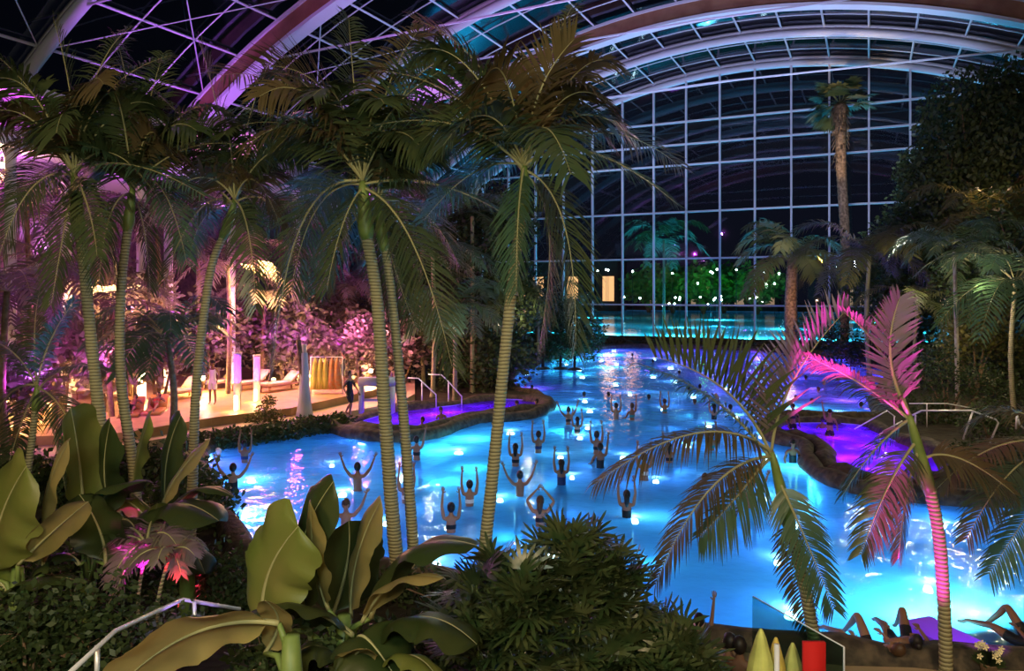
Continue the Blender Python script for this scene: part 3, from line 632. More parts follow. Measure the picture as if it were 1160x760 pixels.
for i, (x, y) in enumerate([(226, 506), (240, 504), (254, 502), (268, 500), (283, 497), (298, 495), (313, 493), (328, 491), (343, 488), (358, 486), (372, 484), (386, 482)]):
    leaf_tree(x, y+5, F*(H-.15)/(y+1-HZ)-.0, [(x-7, y-3, .36, 0), (x+7, y-2, .36, 0), (x, y-7, .30, .2)], ['leftmost', 'second from left', 'third from left', 'fourth from left', 'fifth from left', 'sixth from left', 'sixth from right', 'fifth from right', 'fourth from right', 'third from right', 'second from right', 'rightmost'][i]+' clump of low dark planting along the left pool edge', 220+i, nl=5200, ls=.15, tr=.03, name='planting', cat='low plants', group='low planting along the left pool edge', mt=M_foli)
for i, (x, y, D, lab) in enumerate([(195, 535, 19, 'dark leafy bush on the bank between the leaning trunk and the pool corner'), (150, 530, 19, 'dark leafy bush behind the banana leaves between the slim trunks'), (105, 540, 18, 'dark leafy bush behind the leftmost slim trunk'), (60, 545, 18, 'dark leafy bush at the foot of the small radiating palm'), (12, 540, 18, 'dark leafy bush at the left edge below the terrace'), (225, 565, 16.5, 'dark leafy bush at the left end of the pool'), (180, 580, 15.5, 'dark leafy bush in front of the leaning trunk')]):
    leaf_tree(x, y+30, D, [(x-16, y, .7, 0), (x+14, y+4, .7, 0), (x, y-12, .7, .2), (x, y+24, .8, 0)], lab, 240+i, nl=2600, ls=.16, tr=.05, name='shrub', cat='shrub', group='dark bushes between terrace and bank', mt=M_foli)
# far rocks and planting in front of the glass wall
for i, (x, y, D, r) in enumerate([(672, 388, 74, 1.3), (700, 390, 73, 1.0), (735, 391, 72, .9), (775, 391, 71, .9), (815, 392, 70, .9), (855, 393, 68, .9), (890, 396, 65, 1.0)]):
    rr = random.Random(300+i); m = MB(); c = Vector(((x-CX)/F*D, D, .1))
    for k in range(9):
        m.sphere(c+AW*rr.uniform(-1.9, 1.9)+AU*rr.uniform(-.5, .5)+Vector((0, 0, rr.uniform(0, .25))), (rr.uniform(.4, .9), rr.uniform(.4, .8), rr.uniform(.25, .6)*r), 8, 5)
    props(build('rock_pile', m, M_rock, None, False, loc=(c.x, c.y, GZ)), ['leftmost', 'second from left', 'third from left', 'middle', 'third from right', 'second from right', 'rightmost'][i]+' dark rock pile at the foot of the glass wall', 'rocks', 'rock piles along the glass wall')

# glowing discs added just under the surface as white lamp glints
lens = MB(); lens.lathe((0, 0, 0), [(.02, .05), (.06, .04), (.08, .0), (.085, -.04)], 12)
M_lens = mat('lamp_and_glint_glow', (.9, 1, 1), .3, emit=(.75, 1, 1), es=30)
lp0 = build('underwater_glint', lens, M_lens, None)
rr = random.Random(21); pool_in = [p for p in pl_pts if p.x < 12 or p.y < 34]
first = True
for p in pool_in[:75]:
    o = lp0 if first else lp0.copy()
    if not first: COL.objects.link(o)
    first = False
    o.location = (p.x+rr.uniform(-.5, .5), p.y+rr.uniform(-.5, .5), -.12); q = .75+p.y/45; o.scale = (q*rr.uniform(.6, 1.3), q*rr.uniform(.7, 1.2), 1)
    props(o, 'small round white lamp glint shining in the blue water', 'lamp', 'lamp glints in the big pool')

# ------------------------------------------------------------------ people
def body_mesh(J, E, Rd, root=0):
    me = bpy.data.meshes.new('body'); me.from_pydata(J, E, []); o = bpy.data.objects.new('body', me); COL.objects.link(o)
    sk = o.modifiers.new('s', 'SKIN'); sk.branch_smoothing = .6
    sd = o.modifiers.new('d', 'SUBSURF'); sd.levels = 1; sd.render_levels = 1
    d = me.skin_vertices[0].data
    for i, r in enumerate(Rd):
        d[i].radius = r if hasattr(r, '__len__') else (r, r); d[i].use_root = (i == root)
    dg = bpy.context.evaluated_depsgraph_get(); nm = bpy.data.meshes.new_from_object(o.evaluated_get(dg)); nm.name = 'person_body'
    bpy.data.objects.remove(o); bpy.data.meshes.remove(me)
    nm.polygons.foreach_set('use_smooth', [True]*len(nm.polygons)); return nm
V = Vector
def person_proto(pose):
    J, E, Rd = [], [], []
    def j(p, r, par=None):
        J.append(tuple(p)); Rd.append(r)
        if par is not None: E.append((par, len(J)-1))
        return len(J)-1
    lie = pose == 'recline'; sit = pose == 'sit'; cr = pose == 'crouch'
    pel = V((0, 0, .95))
    if cr: pel = V((0, 0, .50))
    if sit: pel = V((0, 0, .42))
    if lie: pel = V((0, 0, .14))
    if lie: bd, fw = V((0, -.88, .48)).normalized(), V((0, .48, .88)).normalized()
    elif cr: bd, fw = V((0, .18, .98)).normalized(), V((0, .98, -.18)).normalized()
    elif sit: bd, fw = V((0, -.12, .99)).normalized(), V((0, 1, .1)).normalized()
    else: bd, fw = V((0, 0, 1)), V((0, 1, 0))
    X = V((1, 0, 0)); at = lambda x, f, u: pel+X*x+fw*f+bd*u
    p = j(pel, (.145, .105)); s1 = j(at(0, .01, .14), (.12, .09), p); s2 = j(at(0, 0, .32), (.155, .10), s1); nb = j(at(0, -.01, .49), (.085, .07), s2)
    nk = j(at(0, 0, .56), (.048, .05), nb); h1 = j(at(0, .02, .64), (.068, .078), nk); h2 = j(at(0, .015, .71), (.075, .09), h1); h3 = j(at(0, .0, .775), (.05, .06), h2)
    n1 = j(at(0, .10, .675), .017, h1); 
    for sg in (-1, 1):
        j(at(sg*.078, .0, .68), .012, h2)      # ear
        sh = j(at(sg*.165, -.005, .455), .055, nb)
        A = {'up_v': [(.33, .02, .66), (.43, .06, .92)], 'up_straight': [(.21, .04, .73), (.19, .08, 1.0)], 'circle': [(.32, .04, .70), (.10, .10, .93)],
             'one_up': [(.22, .04, .72), (.26, .08, .98)] if sg > 0 else [(.25, .08, .22), (.24, .3, .16)], 'down': [(.25, -.02, .20), (.23, .10, .02)],
             'walk': [(.24, -.10 if sg > 0 else .08, .20), (.24, .02 if sg > 0 else .24, .0)], 'crouch': [(.28, .18, .30), (.32, .40, .30)], 'sit': [(.25, .04, .20), (.2, .24, .08)], 'recline': [(.30, -.02, .3), (.24, .18, .14)]}[pose]
        el = j(at(sg*A[0][0], A[0][1], A[0][2]), .037, sh); wr = j(at(sg*A[1][0], A[1][1], A[1][2]), .025, el)
        e, w_ = V(J[el]), V(J[wr]); d = (w_-e).normalized(); sd = X if abs(d.x) < .8 else fw; sd = (sd-d*sd.dot(d)).normalized(); nn = d.cross(sd)
        pm = j(w_+d*.055, (.036, .016), wr)
        pb = w_+d*.055
        for k, (o_, l) in enumerate(((-.027, .07), (-.009, .08), (.009, .075), (.027, .058))):
            a = j(pb+d*.04+sd*o_, .0095, pm); b = j(pb+d*(.04+l*.55)+sd*o_*1.25+nn*.008, .0085, a); j(pb+d*(.04+l)+sd*o_*1.35+nn*.022, .007, b)
        th = j(w_+d*.035-sd*sg*.035, .012, pm); j(w_+d*.07-sd*sg*.062, .0095, th)
        hip = j(at(sg*.09, 0, -.06), .092, p)
        if pose == 'walk': kn, an = V((sg*.10, .18 if sg > 0 else -.02, .50)), V((sg*.10, .10 if sg > 0 else -.28, .09 if sg > 0 else .14))
        elif cr: kn, an = V((sg*.16, .30, .22)), V((sg*.14, .0, .09))
        elif sit: kn, an = V((sg*.14, .44, .44)), V((sg*.14, .50, .08))
        elif lie: kn, an = (V((sg*.12, .42, .50)), V((sg*.12, .72, .12))) if sg > 0 else (V((sg*.14, .46, .22)), V((sg*.14, .88, .12)))
        else: kn, an = V((sg*.10, .03, .50)), V((sg*.11, 0, .09))
        k1 = j(V(J[hip]).lerp(kn, .5), .078, hip); k_ = j(kn, .055, k1); c_ = j(kn.lerp(an, .4)+V((0, -.02, 0)), .052, k_); a_ = j(an, .034, c_)
        j(an+V((0, .06, -.05)), (.04, .026), a_); j(an+V((0, .16, -.065)), (.034, .018), len(J)-1)
    me = body_mesh(J, E, Rd, 0)
    return dict(mesh=me, pel=pel, bd=bd, fw=fw, head=at(0, .012, .705), up=bd)
PRO = {k: person_proto(k) for k in ('up_v', 'up_straight', 'circle', 'one_up', 'down', 'walk', 'crouch', 'sit', 'recline')}
SUITS = {'bikini': [(-.14, .03), (.26, .34)], 'one_piece': [(-.14, .36)], 'trunks': [(-.30, .05)], 'dress': [(-.38, .46)]}
CACHE = {}
def hair_mesh(P_, style):
    m = MB(); h, up, fw = P_['head'], P_['bd'], P_['fw']; X = V((1, 0, 0)); n, k = 12, 8
    vs = []
    for j_ in range(k+1):
        p = math.pi*j_/k
        for i in range(n):
            a = 2*math.pi*i/n; d = X*(math.sin(p)*math.cos(a)*.094)+fw*(math.sin(p)*math.sin(a)*.108)+up*(math.cos(p)*.122)
            if math.sin(p)*math.sin(a) > .25 and math.cos(p) < .45: d *= .70       # tucked under the face
            vs.append(h-fw*.012+up*.012+d)
    m.add(vs, [(j_*n+i, (j_+1)*n+i, (j_+1)*n+(i+1) % n, j_*n+(i+1) % n) for j_ in range(k) for i in range(n)])
    if style == 'bun': m.sphere(h-fw*.09+up*.09, .05, 8, 6)
    if style == 'long': m.tube([h-fw*.05+up*.04, h-fw*.10-up*.06, h-fw*.12-up*.17, h-fw*.115-up*.27], [.075, .085, .07, .03], 8, True, .7)
    if style == 'cap': pass
    return m
def suit_mesh(P_, kind):
    src = P_['mesh']; m = MB(); used = {}; fs = []
    for f in src.polygons:
        c = f.center-P_['pel']; u = c.dot(P_['bd']); x = abs(c.x)
        ok = any(a <= u <= b for a, b in SUITS[kind]) and x < (.21 if u < .35 else .13)
        if ok and u < .1 and kind != 'dress' and c.length > (.235 if kind != 'trunks' else .30): ok = False
        if ok:
            fs.append(f)
    for f in fs:
        ids = []
        for vi in f.vertices:
            if vi not in used:
                v = src.vertices[vi]; used[vi] = len(m.v); m.v.append(tuple(v.co+v.normal*(.008 if kind != 'dress' else .02)))
            ids.append(used[vi])
        m.f.append(tuple(ids)); m.m.append(0)
    return m
def person(px, wy, pose, label, suit='bikini', sc_='black', hair='bun', hm=0, skin=0, z0=-1.05, zw=0.0, face=0, group=None, scale=1.0, loc=None, tilt=None):
    key = (pose, skin); P_ = PRO[pose]
    if key not in CACHE:
        me = P_['mesh'].copy(); me.materials.append(M_skin[skin]); CACHE[key] = me
    o = bpy.data.objects.new('person', CACHE[key]); COL.objects.link(o)
    k2 = (pose, hair, hm)
    if k2 not in CACHE:
        h = build('hair', hair_mesh(P_, hair), M_hair[hm] if hair != 'cap' else M_suit['white'], o); CACHE[k2] = h
    else: h = CACHE[k2].copy(); COL.objects.link(h); h.parent = o
    k3 = (pose, suit, sc_)
    if k3 not in CACHE:
        s_ = build('swimwear' if suit != 'dress' else 'dress', suit_mesh(P_, suit), M_suit[sc_], o); CACHE[k3] = s_
    else: s_ = CACHE[k3].copy(); COL.objects.link(s_); s_.parent = o
    if loc is None:
        g = G(px, wy, zw); loc = V((g.x, g.y, z0))
    o.location = loc; o.rotation_euler = (0, 0, math.radians(face)); o.scale = (scale,)*3
    props(o, label, 'person', group); return o
AG = 'bathers exercising with raised arms in the pool'; HG = 'bathers neck deep in the pool'
#  px, waterline, pose, label, suit, colour, hair, hair colour, skin, face
for a in [
 (264, 557, 'up_v', 'bather with arms flung wide, nearest the pool corner at left', 'one_piece', 'black', 'short', 0, 0, 15),
 (277, 524, 'up_straight', 'small bather with raised arms by the white sparkles at the left pool corner', 'bikini', 'navy', 'short', 0, 1, 0),
 (405, 556, 'up_v', 'broad shouldered bather raising both arms, left of the paired trunks', 'trunks', 'navy', 'short', 0, 1, 0),
 (392, 604, 'up_v', 'greenish lit bather facing the viewer with raised arms above banana leaves', 'trunks', 'teal', 'short', 1, 0, 180),
 (460, 570, 'up_straight', 'bather half hidden behind the shorter paired trunk', 'bikini', 'white', 'bun', 0, 0, 0),
 (472, 521, 'one_up', 'bather with one arm up at the rim of the violet spa', 'bikini', 'black', 'short', 0, 0, 0),
 (532, 573, 'up_straight', 'bather with raised arms and dark bun, just left of the tallest trunk', 'bikini', 'white', 'bun', 0, 0, 0),
 (511, 603, 'up_straight', 'bather nearest the big dark banana leaf, arms straight up', 'bikini', 'black', 'bun', 0, 0, 10),
 (584, 528, 'up_straight', 'dark haired bather with arms straight up, just right of the tallest trunk', 'bikini', 'black', 'long', 0, 0, 0),
 (589, 562, 'up_v', 'bather in pale and navy swimwear leaning left, right of the tallest trunk', 'trunks', 'navy', 'bun', 0, 0, 8),
 (612, 596, 'circle', 'bather joining hands overhead, above the lady palm bush', 'bikini', 'black', 'long', 1, 0, 0),
 (636, 549, 'up_straight', 'bather in dark suit with hands up in the open middle water', 'one_piece', 'navy', 'long', 0, 1, 0),
 (610, 513, 'up_straight', 'bather with arms up, directly beyond the rim of the violet spa tip', 'bikini', 'navy', 'short', 0, 0, 0),
 (644, 481, 'up_v', 'left bather of the close pair with raised arms in mid pool', 'bikini', 'black', 'short', 0, 0, 20),
 (654, 491, 'up_straight', 'right bather of the close pair with raised arms in mid pool', 'bikini', 'black', 'long', 0, 0, 0),
 (676, 514, 'up_straight', 'bather with raised arms at the left edge of the drooping brown frond', 'bikini', 'black', 'bun', 0, 0, 0),
 (680, 530, 'one_up', 'bather behind the tip of the drooping brown frond', 'one_piece', 'black', 'short', 0, 1, 0),
 (698, 475, 'up_straight', 'bather in dark trunks with arms up in the centre of the pool', 'trunks', 'black', 'short', 0, 0, 0),
 (716, 476, 'one_up', 'bather turning left in the centre of the pool', 'bikini', 'teal', 'short', 1, 1, 30),
 (753, 468, 'up_straight', 'bather with arms up under the tip of the bent green leaflets', 'bikini', 'teal', 'short', 1, 0, 0),
 (809, 475, 'up_straight', 'bather with arms up behind the olive fan of leaflets', 'one_piece', 'black', 'long', 0, 0, 0),
 (758, 524, 'up_straight', 'dark haired bather seen between two brown fronds', 'bikini', 'black', 'long', 0, 0, 0),
 (710, 586, 'up_straight', 'bather with long dark hair, behind the low tip of the drooping frond', 'one_piece', 'black', 'long', 0, 0, 0),
 (850, 575, 'up_v', 'bather in teal trunks seen from behind, beside the low coconut palm crown', 'trunks', 'teal', 'long', 0, 0, 0),
 (730, 544, 'up_straight', 'bather screened by the middle of the drooping fronds', 'bikini', 'white', 'short', 1, 0, 0),
 (806, 510, 'up_straight', 'greenish bather just left of the low coconut palm crown', 'bikini', 'teal', 'short', 0, 0, 0)]:
    person(a[0], a[1], a[2], a[3], a[4], a[5], a[6], a[7], a[8], face=a[9]+R.uniform(-8, 8), group=AG, scale=R.uniform(.94, 1.03))
for a in [
 (251, 517, 'swimmer in a white cap at the left end of the pool', 'cap', 0, 60), (662, 450, 'lone head with dark hair in the open middle water', 'short', 0, 0), (691, 450, 'dark haired head with outstretched arms, right of centre', 'short', 0, 20),
 (736, 453, 'head in the water just left of the bent green leaflets', 'short', 0, 10), (780, 442, 'head in the water left of the olive leaflets, farther one', 'short', 0, 0), (794, 441, 'head in the water touching the olive leaflets', 'bun', 0, 0),
 (789, 458, 'bather with spread elbows before the olive leaflets', 'short', 1, 30), (812, 452, 'pale haired head behind the olive leaflets', 'short', 2, 0), (829, 465, 'head low in the water under the olive leaflets', 'short', 0, 0),
 (799, 548, 'bather low in the water between the two brown fronds', 'bun', 1, 0), (597, 438, 'left one of two bathers at the left bank', 'short', 0, 40), (602, 442, 'right one of two bathers at the left bank', 'short', 0, -30),
 (903, 454, 'left one of two bathers in the cyan patch by the right spa', 'short', 0, 0), (921, 458, 'right one of two bathers in the cyan patch by the right spa', 'short', 0, 0), (936, 436, 'bather in the foaming violet water', 'short', 2, 90),
 (930, 444, 'bather at the front of the foaming violet water', 'short', 1, 70), (915, 430, 'bather at the left of the foaming violet water', 'short', 0, 40), (951, 432, 'bather at the right of the foaming violet water', 'short', 0, 10),
 (868, 417, 'bather in the farthest violet water near the glass wall', 'short', 0, 0), (846, 412, 'pale bather in the farthest water near the glass wall', 'short', 2, 0), (890, 412, 'bather at the far right end of the pool', 'short', 0, 0),
 (717, 404, 'bather in the far dark blue water', 'short', 0, 0), (740, 411, 'bather in the far blue water behind the coconut fronds', 'short', 0, 0), (975, 462, 'bather beside the right bank under the dark frond', 'short', 0, -40), (770, 424, 'bather beyond the green coconut frond', 'short', 0, 0)]:
    person(a[0], a[1], 'crouch', a[2], 'one_piece', 'black', a[3], a[4], R.choice((0, 1)), face=a[5]+R.uniform(-15, 15), group=HG, z0=-1.05)
# near-rim and spa bathers
person(898, 524, 'down', 'bather in black standing by the rock rim and facing the viewer', 'one_piece', 'black', 'short', 0, 0, face=180)
SG = 'bathers sitting in the spa basins'
for px, py, pose, lab, f, sk, hr in [(500, 474, 'sit', 'bather at the middle rim of the left spa', 200, 1, 'bun'), (477, 486, 'sit', 'dark head at the lower rim of the left spa, behind the shorter trunk', 150, 0, 'short'), (585, 466, 'sit', 'pale bather at the right end of the left spa', 170, 0, 'short'),
        (606, 463.5, 'sit', 'bather at the very tip of the left spa', 120, 0, 'short'), (898, 486, 'down', 'red lit bather standing in the left part of the right spa', 180, 1, 'short'), (940, 494, 'one_up', 'pink lit bather with one arm raised in the right spa', 160, 0, 'short'), (931, 485, 'sit', 'dark head at the far rim of the right spa', 0, 1, 'short')]:
    person(px, py, pose, lab, 'bikini', 'black', hr, 0, sk, z0=-.6, zw=SZ, face=f, group=SG, scale=.95)

# ------------------------------------------------------------------ left terrace
def poly_slab(px, z, th, mt, name):
    pts = [G(x, y, z) for x, y in px]; n = len(pts); m = MB(); a, f = fill([pts], z); m.add(a, f)
    m.add([(p.x, p.y, z) for p in pts]+[(p.x, p.y, z-th) for p in pts], [(i, (i+1) % n, n+(i+1) % n, n+i) for i in range(n)])
    return build(name, m, mt, None, False)
props(poly_slab([(40, 520), (225, 490), (372, 470), (452, 456), (470, 446), (470, 428), (150, 424), (-160, 430), (-160, 560)], .45, .35, M_tile, 'floor_terrace'), kind='structure')
props(poly_slab([(140, 490), (240, 473), (330, 462), (450, 436), (455, 418), (150, 414), (-100, 420), (-100, 500)], .75, .3, M_deck, 'floor_deck'), kind='structure')
# gallery above the terrace
edge = [((-110, 21)), (0, 24.5), (100, 28), (200, 31.5), (300, 36), (370, 42), (420, 50)]
def offs(x, D, z, back):
    p = V(((x-CX)/F*D, D, z)); d = V((-.55, .83, 0)); return p+d*back
m = MB()
def band(m, z0, b0, z1, b1):
    n = len(edge); A = [offs(x, D, z0, b0) for x, D in edge]; B = [offs(x, D, z1, b1) for x, D in edge]; m.strip(A, B)
Z0 = 10.2
m = MB(); band(m, Z0, 0, Z0, 9); band(m, Z0, 0, Z0+.55, 0); band(m, Z0+.55, 0, Z0+.55, 9); struct('wall_left', m, M_plast)
m = MB(); band(m, Z0+.55, 5, Z0+2.3, 5.4); band(m, Z0+2.3, 5.4, Z0+2.5, 2.4); band(m, Z0+2.5, 2.4, Z0+2.8, 2.4); band(m, Z0+2.8, 2.4, Z0+2.8, 9); struct('wall_left_upper', m, M_plast)
m = MB(); band(m, 0, 8.8, Z0, 8.8); struct('wall_left_lower', m, mat('shade_dark_plaster', (.12, .07, .07), .8, noise=(.05, .03, .04)))  # dark wall colour stands in for the gloom under the gallery
m = MB()
for x, D in ((12, 25.6), (75, 28.3), (160, 31), (191, 32.2), (262, 35), (336, 39), (392, 46)):
    p = V(((x-CX)/F*D, D, 0)); m2 = MB(); m2.lathe((p.x, p.y, 0), [(.24, 0), (.24, .1), (.19, .15), (.18, Z0-.3), (.26, Z0)], 14)
    props(build('support_column', m2, M_plast, None, True), kind='structure')
for px, py, D, e, c in [(0, 190, 25.5, 420, (.7, .1, 1)), (110, 190, 29.5, 420, (.75, .1, .9)), (210, 200, 33.5, 420, (.7, .1, 1)), (310, 215, 38, 350, (.8, .15, .8)), (0, 120, 26, 500, (.75, .08, .9)), (90, 125, 30, 400, (.75, .08, .9)), (170, 150, 33, 450, (.8, .15, .9)), (240, 160, 35, 500, (1, .25, .6)), (290, 165, 38, 350, (.7, .1, 1))]:
    lamp('POINT', P(px, py, D+1), e*.60, c, size=.12)
# curved roof shells lit violet
def shell(a, b, hgt, dep, D, label, tiltz=.5):
    A, B = P(a[0], a[1], D), P(b[0], b[1], D); m = MB(); n, k = 14, 8; vs = []; ax = B-A; u3 = V((0, 0, 1)); dp = V((0, 1, 0))
    for lay in (0, .12):
        for i in range(n+1):
            u = i/n
            for j_ in range(k+1):
                v = j_/k*2-1; hh = hgt*(1-(2*u-1)**2); q = dep*(1-(2*u-1)**2)**.5
                vs.append(A+ax*u+u3*(hh*(1-v*v*.7)-lay)+dp*q*v-u3*v*tiltz*q*.5)
    K = (n+1)*(k+1)
    m.add(vs, [(i*(k+1)+j_, (i+1)*(k+1)+j_, (i+1)*(k+1)+j_+1, i*(k+1)+j_+1) for i in range(n) for j_ in range(k)]+[(K+i*(k+1)+j_, K+i*(k+1)+j_+1, K+(i+1)*(k+1)+j_+1, K+(i+1)*(k+1)+j_) for i in range(n) for j_ in range(k)])
    c = (A+B)/2
    o = build('roof_shell', m, M_plast, None, True, loc=(c.x, c.y, c.z)); props(o, label, 'canopy', 'curved shells under the vault')
    lamp('POINT', c+V((0, -1.2, -1.6)), 260, (.75, .15, 1), size=.1)
    return o
shell((120, 185), (215, 165), 1.2, 1.8, 33, 'violet lit curved shell above the gallery, behind the leftmost palms')
shell((195, 190), (300, 160), 1.6, 2.0, 36, 'largest pink and violet curved shell beside the leaning palm')
shell((455, 122), (525, 92), .5, 1.2, 40, 'small violet curved shell high behind the central crowns')
shell((425, 205), (478, 195), .7, 1.2, 42, 'small round violet shell low behind the central crowns')

# lit columns, lanterns, draped trunk, hanging robes
def glow_column(px, yb, yt, D, cols, label, lan):
    b = P(px, yb, D); b.z = .45; top = P(px, yt, D)
    t = thing('lit_column', label, 'column', b); hh = top.z-b.z
    m = MB(); m.lathe(b, [(.17, 0), (.17, .08), (.13, .12), (.13, hh*.35), (.15, hh*.37), (.14, hh*.96), (.17, hh)], 14); build('shaft', m, M_plast, t)
    m = MB(); m.lathe(V((b.x+.0, b.y-.18, b.z+.05)), [(.02, 0), (.07, .02), (.07, hh*.33), (.02, hh*.34)], 10); build('wall_light', m, mat('warm_lamp_glass', (1, .9, .6), .3, emit=(1, .72, .3), es=7), t)
    lamp('POINT', b+V((.1, -.55, .55)), lan, (1, .62, .22), size=.06)
    lamp('SPOT', b+V((.15, -1.2, hh*.38)), 650, cols, top-V((0, 0, .55)), .05, 38, .3)
glow_column(269, 478, 400, 28.5, (.55, .05, 1), 'violet glowing column with a warm tube light, left one of two', 55)
glow_column(291, 468, 402, 31, (1, .05, .35), 'pink glowing column with a warm tube light, right one of two', 60)
b = P(345, 474, 29); b.z = .3
t = thing('draped_trunk', 'slim pale trunk wrapped in white drapes on the terrace edge', 'tree', b)
m = MB(); tp = P(338, 385, 29); m.tube([b, b.lerp(tp, .5)+V((.05, 0, 0)), tp], [.16, .12, .09], 10); build('trunk', m, M_bark, t)
m = MB(); m.lathe(b, [(.36, 0), (.27, .35), (.20, 1.0), (.15, 1.9), (.11, 2.6)], 20, False, .12); build('drape', m, M_plast, t)
m = MB(); m.box(V((b.x-.1, b.y+.3, 1.7)), (.16, .16, 3)); build('support_post', m, M_plast, t)
RBG = 'robes hanging on the terrace rail'
for i, (x, c, mt, lab) in enumerate([(357, 0, M_yellow, 'leftmost yellow robe hanging on the terrace rail'), (363, 0, M_yellow, 'second yellow robe hanging on the terrace rail'), (369, 0, M_yellow, 'rightmost yellow robe hanging beside the orange one'), (376, 0, M_orange, 'left orange robe hanging on the terrace rail'), (382, 0, M_orange, 'right orange robe hanging on the terrace rail')]):
    q = P(x, 436, 33); m = MB(); m.lathe((q.x, q.y, .95), [(.20, 0), (.15, .45), (.12, .9), (.07, 1.22), (.015, 1.4)], 16, True, .22); props(build('hanging_robe', m, mt, None, loc=(q.x, q.y, .95)), lab, 'robe', RBG)
a_, c_ = P(352, 400, 33), P(388, 400, 33); m = MB(); m.tube([V((a_.x, a_.y, .75)), V((a_.x, a_.y, 2.38)), V((c_.x, c_.y, 2.38)), V((c_.x, c_.y, .75))], .025, 6); props(build('robe_rail', m, M_steel, None, loc=(a_.x, a_.y, .75)), 'thin rail carrying the yellow and orange robes', 'rail')
# bench like stand
q = P(427, 458, 29.6); q.z = .45; t = thing('attendant_stand', 'grey and white stand with a thick top panel beside the woman in black', 'stand', q)
m = MB(); m.box(q+V((0, 0, 1.25)), (1.4, .5, .32)); build('top_panel', m, mat('grey_panel', (.35, .33, .36), .6), t)
for sx in (-.62, .62):
    m = MB(); m.box(q+V((sx, 0, .55)), (.14, .45, 1.1)); build('leg', m, M_plast, t)
m = MB(); m.box(q+V((0, .1, .5)), (1.1, .05, .1)); build('stretcher', m, M_plast, t)

# terrace people
person(0, 0, 'walk', 'woman in a black dress walking on the terrace edge, hand at the stand', 'dress', 'black', 'bun', 0, 0, loc=V((P(396, 466, 28.8).x, 28.8, .45)), face=-120)
person(0, 0, 'down', 'person in a cream robe standing on the warmly lit deck', 'dress', 'white', 'short', 0, 1, loc=V((P(241, 472, 30.0).x, 30.0, .75)), face=180)
person(0, 0, 'down', 'person standing behind the paired ringed trunks on the terrace', 'trunks', 'black', 'short', 0, 0, loc=V((P(448, 455, 31.5).x, 31.5, .45)), face=170)
person(0, 0, 'walk', 'person walking behind the robes in dark clothes', 'dress', 'black', 'short', 0, 1, loc=V((P(389, 440, 35).x, 35, .75)), face=90)
def lounger(x, D, z, rz, label, tm):
    b = V(((x-CX)/F*D, D, z)); t = thing('sun_lounger', label, 'sun lounger', b, 'sun loungers on the left terrace'); rot = Matrix.Rotation(rz, 3, 'Z')
    def bx(mb, c, d, rx=0): mb.box(b+rot @ V(c), d, rot=rot @ Matrix.Rotation(rx, 3, 'X'))
    m = MB(); bx(m, (0, 0, .3), (.7, 1.9, .06)); build('frame', m, M_wood, t)
    m = MB(); bx(m, (0, -.3, .38), (.62, 1.25, .09)); build('mattress', m, tm, t)
    m = MB(); bx(m, (0, .58, .58), (.62, .75, .08), .7); build('backrest', m, tm, t)
    for sx in (-.3, .3):
        for sy in (-.85, .85): m = MB(); bx(m, (sx, sy, .14), (.06, .06, .28)); build('leg', m, M_wood, t)
    return b
L_ = [(150, 27.5, .45, .3, 'lounger with an orange towel behind the middle slim trunk', M_orange), (176, 28.0, .45, .25, 'lounger with an orange towel left of the leaning trunk', M_orange), (130, 30.5, .75, .3, 'cream lounger behind the leftmost slim trunk', M_towel), (205, 31.5, .75, -.3, 'cream lounger just right of the leaning trunk', M_towel),
      (20, 25, .45, .5, 'pinkish lounger at the left edge of the terrace', M_towel), (60, 26, .45, .4, 'cream lounger between the small palm and the leftmost trunk', M_towel), (285, 34.5, .75, -.5, 'yellow lit lounger behind the glowing columns', M_towel), (318, 34, .75, -.6, 'striped lounger left of the draped trunk', M_towel), (100, 32, .75, .4, 'far cream lounger at left', M_towel), (252, 35, .75, -.4, 'far lounger behind the person in the robe', M_towel)]
for a in L_: lounger(*a)
person(0, 0, 'recline', 'tanned person reclining on the left orange towel', 'trunks', 'black', 'short', 0, 1, loc=V(((150-CX)/F*27.5, 27.5, .86)), face=180+17, scale=.95)
person(0, 0, 'recline', 'tanned person reclining on the right orange towel', 'bikini', 'red', 'long', 0, 1, loc=V(((176-CX)/F*28, 28.0, .86)), face=180+14, scale=.95)
person(0, 0, 'sit', 'person sitting on the cream lounger behind the leftmost trunk', 'trunks', 'navy', 'short', 0, 0, loc=V(((130-CX)/F*30.5, 30.4, .78)), face=190, scale=.95)
# warm terrace lanterns
LG = 'round warm lanterns on the terrace'
M_glow = mat('lantern_glow', (1, .85, .55), .4, emit=(1, .75, .4), es=9)
for i, (px, py, D, e, lab) in enumerate([(78, 426, 27, 120, 'round lantern beside the small radiating palm'), (8, 452, 24, 90, 'round yellow lantern at the left edge'), (165, 425, 31, 150, 'round lantern between the slim trunks'), (230, 428, 33, 170, 'round lantern above the person in the robe'), (350, 425, 37, 170, 'round lantern behind the draped trunk'), (420, 420, 36, 120, 'round lantern behind the stand'), (2, 187, 26, 120, 'round lamp under the gallery at the left edge'), (310, 430, 38, 150, 'round lantern behind the pink column')]):
    p = P(px, py, D); t = thing('lantern', lab, 'lantern', p, LG); m = MB(); m.sphere(p, .11, 10, 8); build('globe', m, M_glow, t); m = MB(); m.tube([p+V((0, 0, .1)), p+V((0, 0, .3))], .02, 5); m.lathe(p+V((0, 0, .08)), [(.06, 0), (.05, .05)], 8); build('cap', m, M_dark, t)
    lamp('POINT', p+V((0, -.25, -.2)), e*4.2, (1, .58, .2), size=.1)
lamp('AREA', P(300, 300, 33), 1300, (1, .58, .18), P(290, 460, 32), 2)
lamp('AREA', P(120, 320, 28), 900, (1, .55, .25), P(140, 470, 29), 2)

